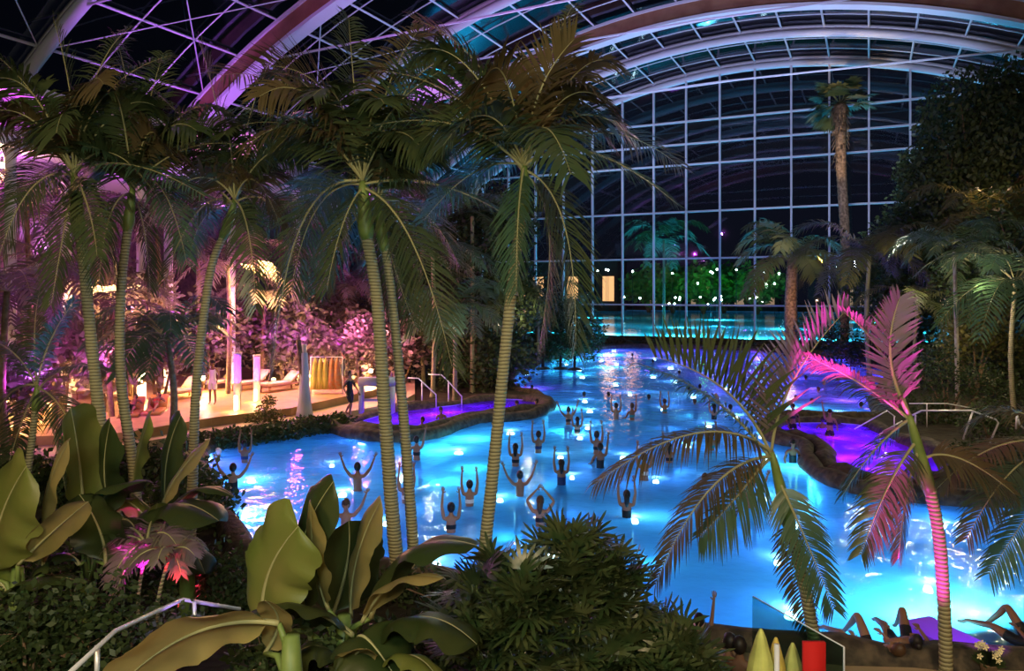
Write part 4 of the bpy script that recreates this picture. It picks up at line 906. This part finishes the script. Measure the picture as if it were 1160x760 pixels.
# ------------------------------------------------------------------ handrails
def rail(paths, D, label, group=None, r=.03, posts=(), mt=None, name='handrail'):
    t = None; q0 = P(*paths[0][0], D) if len(paths[0][0]) == 2 else P(*paths[0][0])
    t = thing(name, label, 'handrail', (q0.x, q0.y, GZ), group)
    for p_ in paths:
        pts = [P(*p, D) if len(p) == 2 else P(*p) for p in p_]; m = MB(); m.tube(pts, r, 8); build('rail', m, mt or M_chrome, t)
    for p_ in posts:
        pts = [P(*p, D) if len(p) == 2 else P(*p) for p in p_]; m = MB(); m.tube(pts, r, 8); build('post', m, mt or M_chrome, t)
rail([[(462, 428), (474, 428.5), (494, 447), (494, 464)]], 33, 'left steel handrail at the steps of the violet spa', posts=[[(478, 432), (478, 464)]])
rail([[(485, 424), (500, 424.5), (506, 430), (523, 449), (523, 464)]], 33.8, 'right steel handrail at the steps of the violet spa', posts=[[(508, 432), (508, 462)]])
rail([[(1030, 472), (1044, 465), (1100, 465), (1128, 475), (1131, 479), (1120, 505)]], 25, 'long front steel handrail on the right bank', posts=[[(1102, 466), (1091, 498)], [(1037, 470), (1037, 494)]])
rail([[(1030, 457), (1073, 457), (1111, 464), (1111, 474)]], 27.5, 'thin rear steel handrail on the right bank', r=.02, posts=[[(1050, 457), (1050, 484)]])
rail([[(968, 486), (1005, 465), (1014, 472)]], 27, 'slanting steel handrail behind the right spa', r=.022, posts=[[(1013, 471), (1013, 486)]])
rail([[(997, 505), (997, 492), (1000, 489), (1022, 477)]], 24.5, 'short bent steel handrail at the right spa', r=.022)
rail([[(1152, 470), (1155, 481), (1165, 489)]], 24, 'steel rail end at the right edge above the spa', posts=[[(1152, 470), (1151, 486)]])

# ------------------------------------------------------------------ planted bank in front of the viewer
m = MB(); NX, NY = 60, 30; vs = []; rr = random.Random(4)
for j_ in range(NY+1):
    y = 2+10.4*j_/NY
    for i in range(NX+1):
        x = -18+20.4*i/NX; fx = max(0, min(1, (2.2-x)/1.2)); z = .1+max(0, 10.6-y)*.27*fx+rr.uniform(-.05, .05)
        vs.append((x, y, z if (y < 12.2 and 0 < i < NX) else .05))
m.add(vs, [(j_*(NX+1)+i, j_*(NX+1)+i+1, (j_+1)*(NX+1)+i+1, (j_+1)*(NX+1)+i) for j_ in range(NY) for i in range(NX)])
struct('floor_planted_bank', m, M_soil, True)
def bank_z(x, y): return .1+max(0, 10.6-y)*.27*max(0, min(1, (2.2-x)/1.2))

def big_leaf(parent, A, C, B, wd, mt, seed=0, fold=.35, roll=0, rag=.12, wave=.05, peak=.45, blunt=.5):
    rr = random.Random(seed); n, k = 28, 5; pts = bez(A, C, B, n); ch = B-A; nC = C-(A+B)/2
    side = ch.cross(nC) if nC.length > .03*ch.length else ch.orthogonal()
    side.normalize(); m = MB(); L0 = rr.uniform(0, 6)
    for sg in (-1, 1):
        rows = []; tear = 1
        for i in range(n+1):
            u = i/n; t = (pts[min(n, i+1)]-pts[max(0, i-1)]).normalized(); up = side.cross(t).normalized()
            if up.dot(nC) < 0: up = -up
            q = Matrix.Rotation(roll, 3, t); bs = q @ side; uu = q @ up
            env = (math.sin(math.pi*min(1, u**.75*.5/peak*.9)) if u < peak*1.2 else max(.0, 1-((u-peak*1.2)/(1-peak*1.2))**2.6)**blunt) if u < 1 else 0
            env = max(env, 0) if u > .08 else env*.3
            if rr.random() < rag: tear = rr.uniform(.82, .97)
            tear = min(1, tear+.05)
            W = wd*.82*env*tear
            row = []
            for j_ in range(k+1):
                v = j_/k; row.append(pts[i]+bs*sg*W*v*math.cos(fold*v)+uu*(fold*W*v*(1-1.6*v)+wave*W*math.sin(u*17+L0+sg)*v*v*2)+t*(v*W*.15))
            rows.append(row)
        b0 = len(m.v); m.v += [tuple(p) for r in rows for p in r]
        for i in range(n):
            for j_ in range(k): m.f.append((b0+i*(k+1)+j_, b0+i*(k+1)+j_+1, b0+(i+1)*(k+1)+j_+1, b0+(i+1)*(k+1)+j_)); m.m.append(0)
    f = build('leaf', m, mt, parent); m = MB(); m.tube(pts, [.022*(1.2-1.05*i/n)*(.6+wd) for i in range(n+1)], 6); build('midrib', m, M_rib, f); return f
Bn, Bt, Bd = M_banana, M_banana_t, M_banana_d
def banana(px, D, label, leaves, seed):
    x = (px-CX)/F*D; z = bank_z(x, D) if x < 2.2 else GZ; t = thing('banana_plant', label, 'banana plant', (x, D, z), 'banana plants in the foreground')
    st = MB(); tops = [P(l[0][0], l[0][1], D+l[5] if len(l) > 5 else D) for l in leaves]
    hz = max(p.z for p in tops); st.tube([(x, D, z-.1), (x, D, (z+hz)/2), (x, D, hz-.1)], [.13, .11, .07], 10); build('stem', st, M_trunk_g, t)
    for i, l in enumerate(leaves):
        a, c, b, wd, mt = l[:5]; dd = l[5] if len(l) > 5 else 0; o = l[6] if len(l) > 6 else {}
        A = P(*a, D+dd); m = MB(); m.tube([V((x, D, z+(hz-z)*.5)), V((x, D, z+(hz-z)*.75)).lerp(A, .5), A], [.04, .032, .022], 6); build('leaf_stalk', m, M_trunk_g, t)
        big_leaf(t, A, P(*c, D+dd), P(*b, D+dd+(o.pop('dz') if 'dz' in o else -.3)), wd, mt, seed*20+i, **o)
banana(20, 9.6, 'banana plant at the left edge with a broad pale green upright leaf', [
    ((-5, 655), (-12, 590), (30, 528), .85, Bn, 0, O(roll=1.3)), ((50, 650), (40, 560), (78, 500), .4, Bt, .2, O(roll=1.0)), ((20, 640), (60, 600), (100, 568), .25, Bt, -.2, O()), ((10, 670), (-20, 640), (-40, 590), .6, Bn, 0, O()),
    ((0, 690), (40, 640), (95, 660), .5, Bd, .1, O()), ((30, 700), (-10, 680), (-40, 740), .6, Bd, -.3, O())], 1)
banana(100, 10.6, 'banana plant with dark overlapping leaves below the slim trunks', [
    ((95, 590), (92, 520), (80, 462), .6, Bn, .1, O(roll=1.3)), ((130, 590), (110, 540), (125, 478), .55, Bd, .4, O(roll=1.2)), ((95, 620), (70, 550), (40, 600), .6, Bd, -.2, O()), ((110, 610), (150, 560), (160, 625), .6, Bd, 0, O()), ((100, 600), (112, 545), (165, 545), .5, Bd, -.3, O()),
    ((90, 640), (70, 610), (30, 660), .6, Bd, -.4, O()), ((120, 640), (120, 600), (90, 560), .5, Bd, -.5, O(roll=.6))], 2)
banana(212, 11.4, 'banana plant with rounded dark leaves below the leaning trunk', [
    ((165, 605), (190, 545), (248, 590), .85, Bd, -.2, O()), ((178, 590), (190, 540), (238, 498), .32, Bt, .2, O(roll=.9)), ((170, 595), (150, 560), (130, 570), .3, Bn, -.1, O()), ((190, 620), (215, 600), (232, 650), .7, Bd, 0, O()), ((185, 600), (215, 530), (264, 562), .26, Bd, .3, O()),
    ((160, 620), (175, 590), (178, 570), .28, Bn, -.4, O(roll=1)), ((190, 590), (180, 520), (205, 470), .5, Bd, .8, O(roll=1.2)), ((150, 560), (155, 510), (170, 470), .5, Bn, 1.0, O(roll=1.3)), ((180, 640), (160, 600), (120, 640), .7, Bd, .2, O())], 3)
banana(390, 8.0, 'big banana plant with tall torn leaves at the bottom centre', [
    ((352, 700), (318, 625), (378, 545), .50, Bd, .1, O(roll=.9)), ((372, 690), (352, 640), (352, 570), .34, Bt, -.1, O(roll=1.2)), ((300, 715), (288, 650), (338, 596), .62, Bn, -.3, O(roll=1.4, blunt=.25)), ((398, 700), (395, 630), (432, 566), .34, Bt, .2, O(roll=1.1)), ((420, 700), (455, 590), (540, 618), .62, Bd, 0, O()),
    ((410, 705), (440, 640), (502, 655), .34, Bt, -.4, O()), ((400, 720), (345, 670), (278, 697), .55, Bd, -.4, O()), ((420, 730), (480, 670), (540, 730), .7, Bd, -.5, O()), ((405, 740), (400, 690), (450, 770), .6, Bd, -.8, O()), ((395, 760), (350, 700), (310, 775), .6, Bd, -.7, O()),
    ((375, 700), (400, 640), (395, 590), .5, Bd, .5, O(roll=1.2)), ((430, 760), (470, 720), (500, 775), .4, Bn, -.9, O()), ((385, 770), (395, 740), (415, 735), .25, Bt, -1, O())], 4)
banana(330, 6.4, 'banana plant whose long golden lit leaf arches across the bottom left', [
    ((316, 706), (215, 690), (126, 786), .5, mat('golden_lit_banana_leaf', (.50, .40, .14), .4, noise=(.36, .30, .10), trans=.3, nscale=3), 0, O(dz=-.2, fold=.2, rag=.35, roll=.5, wave=.05)), ((300, 740), (330, 700), (300, 680), .2, Bt, .3, O(roll=.8)), ((330, 780), (290, 740), (240, 790), .4, Bd, 0, O())], 5)  # lighter leaf colour holds the golden light falling on it

# lady palm thicket
def lady_palm(px, D, canes, label, seed):
    canes = [(a_, b_+12, c_) for a_, b_, c_ in canes]; canes = canes+[(a_+13, b_+22, c_-.15) for a_, b_, c_ in canes[:4]]
    x = (px-CX)/F*D; z = bank_z(x, D) if x < 2.2 else GZ; rr = random.Random(seed)
    t = thing('lady_palm', label, 'palm shrub', (x, D, z), 'lady palms massed at the bottom centre')
    for cx_, cy, dd in canes:
        top = P(cx_, cy, D+dd); b = V((x+rr.uniform(-.25, .25), D+dd*.6, z-.05)); m = MB(); m.tube([b, b.lerp(top, .6)+V((0, 0, .1)), top], [.022, .02, .012], 6); build('stem', m, M_trunk_g, t)
        for i in range(12):
            a = 2*math.pi*i/12+rr.uniform(-.4, .4); el = rr.uniform(-.1, 1.35); d = V((math.cos(a)*math.cos(el), math.sin(a)*math.cos(el), math.sin(el)))
            c = top+V((0, 0, -rr.uniform(0, .35)))+d*rr.uniform(.14, .3); m = MB(); m.tube([top-V((0, 0, .1)), c], .006, 4)
            u = d.cross(V((0, 0, 1))).normalized(); v = u.cross(d).normalized(); N = rr.randint(7, 9)
            for k in range(N):
                an = -1.35+2.7*k/(N-1); e = (d*math.cos(an)+u*math.sin(an)).normalized(); l = rr.uniform(.30, .44)*(1-.15*abs(an)); s_ = e.cross(v).normalized()*.024
                p1 = c+e*l*.45+v*.03; p2 = c+e*l-V((0, 0, l*.05))
                m.strip([c-s_*.3, p1-s_, c+e*l*.8-s_*.8, p2-s_*.15], [c+s_*.3, p1+s_, c+e*l*.8+s_*.8, p2+s_*.15])
            build('fan_leaf', m, M_rhapis, t)
lady_palm(560, 8.4, [(540, 650, 0), (562, 640, .3), (590, 650, -.2), (530, 690, -.2), (570, 690, -.4), (600, 685, 0), (550, 735, -.5), (590, 730, -.4)], 'lady palm at the left end of the thicket, at the foot of the tallest trunk', 1)
lady_palm(640, 8.8, [(638, 600, .2), (665, 612, .3), (620, 625, 0), (645, 650, -.2), (615, 670, -.3), (670, 660, 0), (640, 700, -.4), (610, 745, -.5), (660, 745, -.5)], 'tallest lady palm with the bushiest head, middle of the thicket', 2)
lady_palm(700, 8.8, [(697, 630, .2), (690, 665, 0), (715, 680, .2), (700, 705, -.2), (725, 715, 0), (690, 740, -.5), (735, 748, -.3)], 'lady palm just right of the tallest one', 3)
lady_palm(765, 8.6, [(750, 715, .3), (770, 725, 0), (785, 745, 0), (760, 755, -.3), (740, 765, -.4)], 'lowest lady palm at the right end of the thicket', 4)
# dim undergrowth
UG = 'dark undergrowth on the bank'
for i, (x, y, D, bl, lab) in enumerate([
    (250, 690, 12.0, [(255, 640, .5, 0), (275, 660, .5, 0), (235, 665, .5, 0), (262, 690, .5, 0), (290, 680, .45, 0)], 'dark leafy bush at the near pool edge left of the big banana plant'),
    (150, 740, 9.0, [(150, 700, .45, 0), (110, 690, .5, 0), (190, 715, .45, 0), (75, 700, .5, 0), (140, 750, .5, -.5)], 'dark bush below the handrail'),
    (30, 740, 8.5, [(20, 710, .5, 0), (-10, 740, .5, 0), (50, 745, .5, 0), (90, 745, .4, 0)], 'dark bush in the lower left corner'),
    (340, 755, 7.6, [(330, 740, .4, 0), (300, 730, .35, .3), (355, 755, .4, 0), (380, 740, .35, .5), (290, 760, .35, 0)], 'dark shrub with glossy leaves under the big banana plant'),
    (480, 750, 9.3, [(470, 735, .5, 0), (505, 710, .45, 0), (430, 740, .5, 0), (500, 750, .45, -.4)], 'dark shrub between the banana plant and the lady palms'),
    (120, 660, 12.0, [(60, 650, .6, 0), (110, 660, .6, 0), (170, 660, .6, 0), (20, 640, .6, .2), (210, 665, .5, 0)], 'dark bush around the feet of the slim trunks'),
    (430, 680, 12.4, [(400, 670, .5, 0), (440, 672, .5, 0), (480, 670, .5, 0), (520, 690, .5, -.4), (360, 665, .5, .2), (325, 670, .45, .2)], 'low dark planting at the feet of the paired trunks'),
    (570, 720, 10.9, [(560, 715, .4, 0), (590, 715, .4, 0), (620, 725, .4, -.1), (530, 700, .4, .1)], 'low dark planting at the foot of the tallest trunk')]):
    leaf_tree(x, y, D, bl, lab, 400+i, nl=6500, ls=.10, tr=.03, group=UG, name='shrub', cat='shrub', mt=M_foli, gz=max(GZ, bank_z((x-CX)/F*D, D)))
def blade_clump(px, py, D, label, seed, n=16, h=.7, mt=None):
    x = (px-CX)/F*D; z = max(GZ, bank_z(x, D)); rr = random.Random(seed); m = MB()
    for i in range(n):
        a = rr.uniform(0, 6.28); r = rr.uniform(0, .16); b = V((x+r*math.cos(a), D+r*math.sin(a), z-.02)); l = h*rr.uniform(.6, 1.1); o_ = V((math.cos(a), math.sin(a), 0))*l*.22; s_ = V((-math.sin(a), math.cos(a), 0))*.028
        m.strip([b-s_*.6, b+o_*.3+V((0, 0, l*.5))-s_, b+o_+V((0, 0, l))-s_*.05], [b+s_*.6, b+o_*.3+V((0, 0, l*.5))+s_, b+o_+V((0, 0, l))+s_*.05])
    props(build('blade_plant', m, mt or Bd, None, loc=(x, D, z)), label, 'plant', 'upright blade plants by the handrail')
for i, (px, D, lab) in enumerate([(92, 9.6, 'upright blade leaved plant left of the handrail'), (112, 9.2, 'tallest upright blade leaved plant by the handrail'), (140, 9.5, 'blade leaved plant behind the slanting handrail'), (165, 9.8, 'blade leaved plant right below the magenta trunk foot'), (60, 9.0, 'leftmost blade leaved plant on the bank')]):
    blade_clump(px, 0, D, lab, 500+i, h=.8 if i == 1 else .6)
# magenta lit young palm at the foot of the leftmost trunk
auto_palm(166, 640, 10.2, 618, 'small magenta lit palm seedling at the foot of the leftmost slim trunk', 90, n=9, ln=.75, L=.32, r=.03, mt=M_leaf_p, gz=bank_z(-5, 10.2), wid=.04, leaf_n=16)
auto_palm(192, 650, 9.9, 628, 'small red lit palm seedling right of the magenta one', 91, n=8, ln=.5, L=.25, r=.03, mt=M_leaf_p, gz=bank_z(-5, 9.9), wid=.05, leaf_n=14)
lamp('SPOT', P(150, 690, 9.4), 800, MAG, P(163, 615, 10.2), .05, 48)
lamp('SPOT', P(205, 690, 9.2), 320, (1, .03, .08), P(194, 625, 9.9), .05, 34)
# handrail of the steps down the bank
rail([[(68, 772, 6.4), (130, 715, 7.4), (200, 682, 9.0), (207, 679, 9.2), (272, 690, 9.6)]], 9, 'grey handrail of the steps in the lower left corner', r=.024, posts=[[(220, 681, 9.25), (221, 735, 9.25)], [(110, 731, 7.1), (110, 800, 7.1)]])
lamp('SPOT', P(250, 740, 8.6), 60, (.5, .3, 1), P(200, 690, 9), .05, 80)

# ------------------------------------------------------------------ bottom right: terrace by the water
q = P(880, 760, 8.3); q.z = GZ
t = thing('folded_parasol', 'folded yellow green parasol standing by the near pool edge', 'parasol', q)
for i, (px, py, r) in enumerate([(862, 712, .15), (879, 722, .12), (898, 728, .13)]):
    p = P(px, py, 8.4+.05*i); m = MB(); hh = p.z-.25
    m.lathe((p.x, p.y, .25), [(r*1.35, 0), (r*1.1, hh*.35), (r*.72, hh*.7), (r*.30, hh*.92), (.012, hh)], 20, True, .30); build('canopy_fold', m, M_ygreen if i != 1 else M_yellow, t)
m = MB(); m.tube([q, q+V((0, 0, 1.2))], .03, 8); build('pole', m, M_steel, t); m = MB(); m.lathe(q, [(.28, 0), (.28, .06), (.05, .1)], 16); build('foot', m, M_dark, t)
A, B = P(853, 664, 10.15), P(956, 746, 8.7); A.z = B.z = (A.z+B.z)/2
t = thing('glass_screen', 'pale green glass screen slanting behind the folded parasol', 'glass screen', (B.x, B.y, GZ))
d = (B-A).normalized(); nn = V((-d.y, d.x, 0))*.012; m = MB(); a0, b0 = V((A.x, A.y, GZ)), V((B.x, B.y, GZ))
m.add([a0-nn, b0-nn, B-nn, A-nn, a0+nn, b0+nn, B+nn, A+nn], [(0, 1, 2, 3), (5, 4, 7, 6), (3, 2, 6, 7), (1, 5, 6, 2), (4, 0, 3, 7)]); build('pane', m, glass_mat('green_screen_glass', (.45, .66, .6), .12, .1), t, False)
m = MB(); m.tube([A, B], .009, 6); build('top_rail', m, M_steel, t)
for e_ in (b0,):
    m = MB(); m.tube([e_, V((e_.x, e_.y, A.z))], .012, 6); build('post', m, M_steel, t)
q = P(922, 770, 8.1); q.z = GZ; t = thing('chair', 'chair with a bright red back beside the glass screen', 'chair', q)
m = MB(); m.box(q+V((0, 0, .95)), (.24, .05, .75)); build('backrest', m, M_red, t); m = MB(); m.box(q+V((0, -.25, .45)), (.42, .45, .06)); build('seat', m, M_red, t)
for sx in (-.17, .17):
    for sy in (0, -.45): m = MB(); m.tube([q+V((sx, sy, 0)), q+V((sx, sy, .45))], .016, 6); build('leg', m, M_dark, t)
NR = 'people resting at the near pool edge'
person(0, 0, 'recline', 'dark haired person reclining in black, knees up, at the bottom right edge of the pool', 'trunks', 'black', 'bun', 0, 1, loc=V((P(1022, 740, 10.9).x, 10.9, -.02)), face=-12, group=NR)
person(0, 0, 'recline', 'reddish haired person lying left of the dark haired one at the near pool edge', 'bikini', 'black', 'short', 1, 0, loc=V((P(985, 740, 10.7).x, 10.75, -.06)), face=10, group=NR)
person(0, 0, 'recline', 'person reclining at the right edge with bent brown knees', 'trunks', 'black', 'short', 0, 2, loc=V((P(1165, 740, 10.9).x, 10.9, -.0)), face=20, group=NR)
person(0, 0, 'sit', 'small dark haired person at the bottom edge, left of the folded parasol', 'bikini', 'red', 'short', 0, 0, loc=V((P(823, 760, 9.7).x, 9.7, GZ-.52)), face=10, group=NR)
person(0, 0, 'sit', 'second small dark haired person left of the folded parasol', 'trunks', 'navy', 'short', 0, 1, loc=V((P(838, 760, 9.6).x, 9.6, GZ-.52)), face=-20, group=NR)
person(0, 0, 'one_up', 'person lifting an arm out of the water beside the lady palms', 'bikini', 'teal', 'short', 0, 1, loc=V((P(793, 745, 10.9).x, 10.95, -1.05)), face=0, group=NR, scale=.9)
m = MB(); q = P(1098, 742, 10.6); m.box(V((q.x, 10.9, .13)), (.62, 1.5, .10), .32); props(build('float_mat', m, mat('violet_mat', (.28, .05, .75), .6), None, False, loc=(q.x, 10.9, .08)), 'violet mat lying on the near pool edge beside the magenta trunk', 'mat')
lamp('SPOT', V((q.x+.2, 9.6, 1.2)), 160, (.4, .05, 1), V((q.x, 10.9, .1)), .05, 40)
# shallow ledge
m = MB(); led = [G(*p) for p in ((1050, 716), (1100, 706), (1160, 700), (1300, 700))]+[V((9, 9.9, 0)), V((5.2, 10.0, 0))]; a, f = fill([led], -.16); m.add(a, f)
n = len(led); m.add([(p.x, p.y, -.16) for p in led]+[(p.x, p.y, -1.0) for p in led], [(i, (i+1) % n, n+(i+1) % n, n+i) for i in range(n)]); struct('floor_ledge', m, mat('grey_ledge', (.28, .33, .36), .7, noise=(.22, .27, .3), nscale=3))
m = MB(); m.add(*fill([[V((.6, 9.2, 0)), V((1.6, 11.3, 0)), V((4.5, 10.15, 0)), V((8, 9.95, 0)), V((15, 10.3, 0)), V((15, 6.5, 0)), V((1.5, 6.5, 0))]], GZ+.03)); struct('floor_near_terrace', m, M_tile)
# pale blossoms
q = P(1120, 755, 9.8); rr = random.Random(8); t = thing('flower_pot', 'pot of cream blossoms at the bottom edge beside the violet mat', 'potted flowers', (q.x, q.y, GZ+.03))
m = MB(); m.lathe((q.x, q.y, GZ+.03), [(.07, 0), (.11, .2), (.12, .22), (.1, .2)], 14); build('pot', m, M_bark, t)
m = MB()
for i in range(90):
    a = rr.uniform(0, 6.28); el = rr.uniform(.2, 1.4); d_ = V((math.cos(a)*math.cos(el), math.sin(a)*math.cos(el), math.sin(el))); c = V((q.x, q.y, .36)); m.add([c, c+d_*.12+d_.orthogonal()*.03, c+d_*.22, c+d_*.12-d_.orthogonal()*.03], [(0, 1, 2, 3)])
build('foliage', m, M_foli, t)
for i in range(14):
    a = rr.uniform(0, 6.28); c = V((q.x+.17*math.cos(a)*rr.random(), q.y+.15*math.sin(a), .52+rr.uniform(-.07, .1))); m = MB()
    for k in range(5):
        b = 6.28*k/5; e = V((math.cos(b), -.3, math.sin(b))); s_ = V((-math.sin(b), 0, math.cos(b)))*.014; m.add([c, c+e*.03+s_, c+e*.05, c+e*.03-s_], [(0, 1, 2, 3)])
    build('blossom', m, mat('cream_petal', (.8, .7, .4), .6), t)
# stalks standing in the far left shallows
for i, (px, wy, lab) in enumerate([(615, 418, 'leftmost water spout post in the far left shallows'), (635, 418, 'middle water spout post in the far left shallows'), (651, 419, 'rightmost water spout post in the far left shallows')]):
    g = G(px, wy, 0); t = thing('spout_post', lab, 'post', (g.x, g.y, -1.05), 'posts in the far left shallows')
    m = MB(); m.lathe((g.x, g.y, -1.05), [(.12, 0), (.1, 1.2), (.09, 2.0)], 10); build('post', m, M_dark, t); m = MB(); m.lathe((g.x, g.y, .0), [(.5, 0), (.45, .08), (.15, .16)], 14); build('collar', m, M_rock, t)

# ------------------------------------------------------------------ beyond the glass
m = MB(); c0 = ST(150, -70, 0)
def block(s_, t_, w_, d_, h, label, name='building', lit=None, wins=6, mt=None):
    b = ST(s_, t_, GZ); t = thing(name, label, 'building', b, 'buildings beyond the glass wall'); rz = -math.radians(25.7); rot = Matrix.Rotation(rz, 3, 'Z')
    m = MB(); m.box(b+V((0, 0, h/2)), (w_, d_, h), rz); build('wall', m, mt or mat('night_wall', (.10, .07, .06), .8), t, False)
    m = MB(); m.box(b+V((0, 0, h+.2)), (w_+1, d_+1, .4), rz); build('roof', m, M_dark, t, False)
    for i in range(wins):
        x = -w_/2+w_*(i+.5)/wins; m = MB(); m.box(b+rot @ V((x, -d_/2-.06, h*.45)), (w_/wins*.62, .12, h*.5), rz); build('window', m, lit if (i*7) % 5 < 3 else mat('dark_window', (.02, .02, .03), .2), t, False)
W1 = mat('warm_window_light', (1, .6, .3), .5, emit=(1, .5, .2), es=1.4); W2 = mat('dim_window_light', (1, .6, .3), .5, emit=(1, .6, .35), es=.35)
block(190, -74, 30, 8, 13, 'orange lit building beyond the outdoor pool at left', lit=W1)
block(204, -38, 34, 8, 8, 'long low building beyond the outdoor pool, middle', lit=W2, wins=9)
block(206, 10, 34, 8, 8, 'low dark building beyond the outdoor pool at right', lit=W2, wins=8)
GT = 'green lit trees beyond the outdoor pool'
for i, (px, D, tp_, lab) in enumerate([(762, 178, 306, 'leftmost green lit tree beyond the glass'), (797, 172, 303, 'brightest green lit tree beyond the glass'), (820, 176, 306, 'green lit tree right of the brightest one'), (858, 168, 304, 'rightmost green lit tree beyond the glass'), (735, 182, 312, 'dim green tree beyond the glass at left')]):
    leaf_tree(px, 345, D, [(px, 318, 4.5, 0), (px-14, 324, 3.6, 0), (px+14, 322, 3.6, 0), (px, 332, 3.2, 0)], lab, 600+i, mt=mat('bright_foliage', (.12, .3, .06), .6, trans=.3), nl=160, ls=1.3, tr=.4, group=GT)
    lamp('POINT', P(px, 318, D-8), 420 if i in (1, 3) else 60, (.08, 1, .08), size=.3)
for px, D, e in [(690, 150, 2500), (715, 150, 1500)]: lamp('POINT', P(px, 322, D), e*.7, (1, .4, .12), size=1.5)
SL = 'small white lamps beyond the glass wall'
rr = random.Random(33)
for i in range(34):
    px = 662+rr.random()*225; py = rr.choice((306, 307, 308, 336, 338, 322, 345))+rr.uniform(-2, 2); D = rr.uniform(110, 165); p = P(px, py, D)
    m = MB(); m.sphere(p, .14*D/110, 8, 6); m.mi = 1; m.tube([V((p.x, p.y, .1)), p], .04, 4); props(build('garden_lamp', m, [M_lens, M_dark], None, loc=(p.x, p.y, .1)), 'tiny white garden lamp beyond the glass wall', 'lamp', SL)
# violet and pink lit shrubs filling the terrace beds
VG = 'violet lit shrubs among the terrace palms'
for i, (px, py, D, rad, lab) in enumerate([(15, 440, 23, 1.3, 'violet lit shrub at the far left edge'), (70, 400, 26, 1.5, 'violet lit shrub behind the small radiating palm'), (120, 410, 28, 1.4, 'pink lit shrub between the left slim trunks'), (180, 400, 29.5, 1.4, 'pink lit shrub left of the leaning trunk'),
    (235, 385, 35, 1.7, 'violet lit shrub behind the robed person'), (335, 395, 36, 1.6, 'violet lit shrub over the draped trunk'), (375, 395, 39, 1.6, 'pink lit shrub above the hanging robes'), (410, 400, 37, 1.4, 'dusky pink shrub above the grey stand'), (455, 400, 40, 1.6, 'dusky shrub right of the grey stand'), (300, 385, 37, 1.6, 'dark pink shrub above the pink column'), (40, 350, 29, 1.6, 'high violet shrub at left below the gallery'), (150, 350, 31, 1.6, 'high pink shrub under the gallery')]):
    leaf_tree(px, 470, D, [(px, py, rad, 0), (px-18, py-14, rad*.8, .4), (px+18, py-10, rad*.8, 0), (px+4, py-32, rad*.8, .3)], lab, 700+i, mt=MATS['lamplit_palm_leaf'], nl=900, ls=.3, tr=.08, group=VG, name='shrub', cat='shrub')
    lamp('POINT', P(px+6, py-8, D-1.8), 70, [(.7, .06, 1), (1, .1, .7), (1, .25, .35)][i % 3], size=.1)

# unseen fill lamps added to brighten the right bank and the central thicket
for px, py, D, e, c in [(1105, 330, 30, 260, (1, .8, .5)), (1045, 300, 40, 330, (.9, .85, .6)), (1145, 400, 26, 110, (1, .85, .45)), (975, 330, 38, 260, (.95, .85, .6)), (1085, 420, 28, 90, (1, .75, .4)), (1110, 200, 42, 260, (1, .6, .35)), (530, 300, 33, 260, (.75, .9, .7)), (600, 350, 40, 200, (1, .8, .5)), (490, 380, 32, 110, (.8, .85, .7))]:
    lamp('POINT', P(px, py, D-2.5), e, c, size=.1)

for i, (x, y, D, lab) in enumerate([(1010, 452, 34, 'low dark bush behind the right spa'), (1060, 470, 29, 'low dark bush behind the long front handrail'), (1120, 478, 26, 'low dark bush right of the long front handrail'), (1150, 520, 22, 'low dark bush at the right edge below the handrails'), (1100, 520, 23.5, 'low dark bush in front of the long handrail')]):
    leaf_tree(x, y+20, D, [(x-14, y, .6, 0), (x+14, y+4, .6, 0), (x, y-10, .6, .2)], lab, 800+i, nl=3000, ls=.14, tr=.04, name='shrub', cat='shrub', group='low dark bushes on the right bank', mt=M_foli)
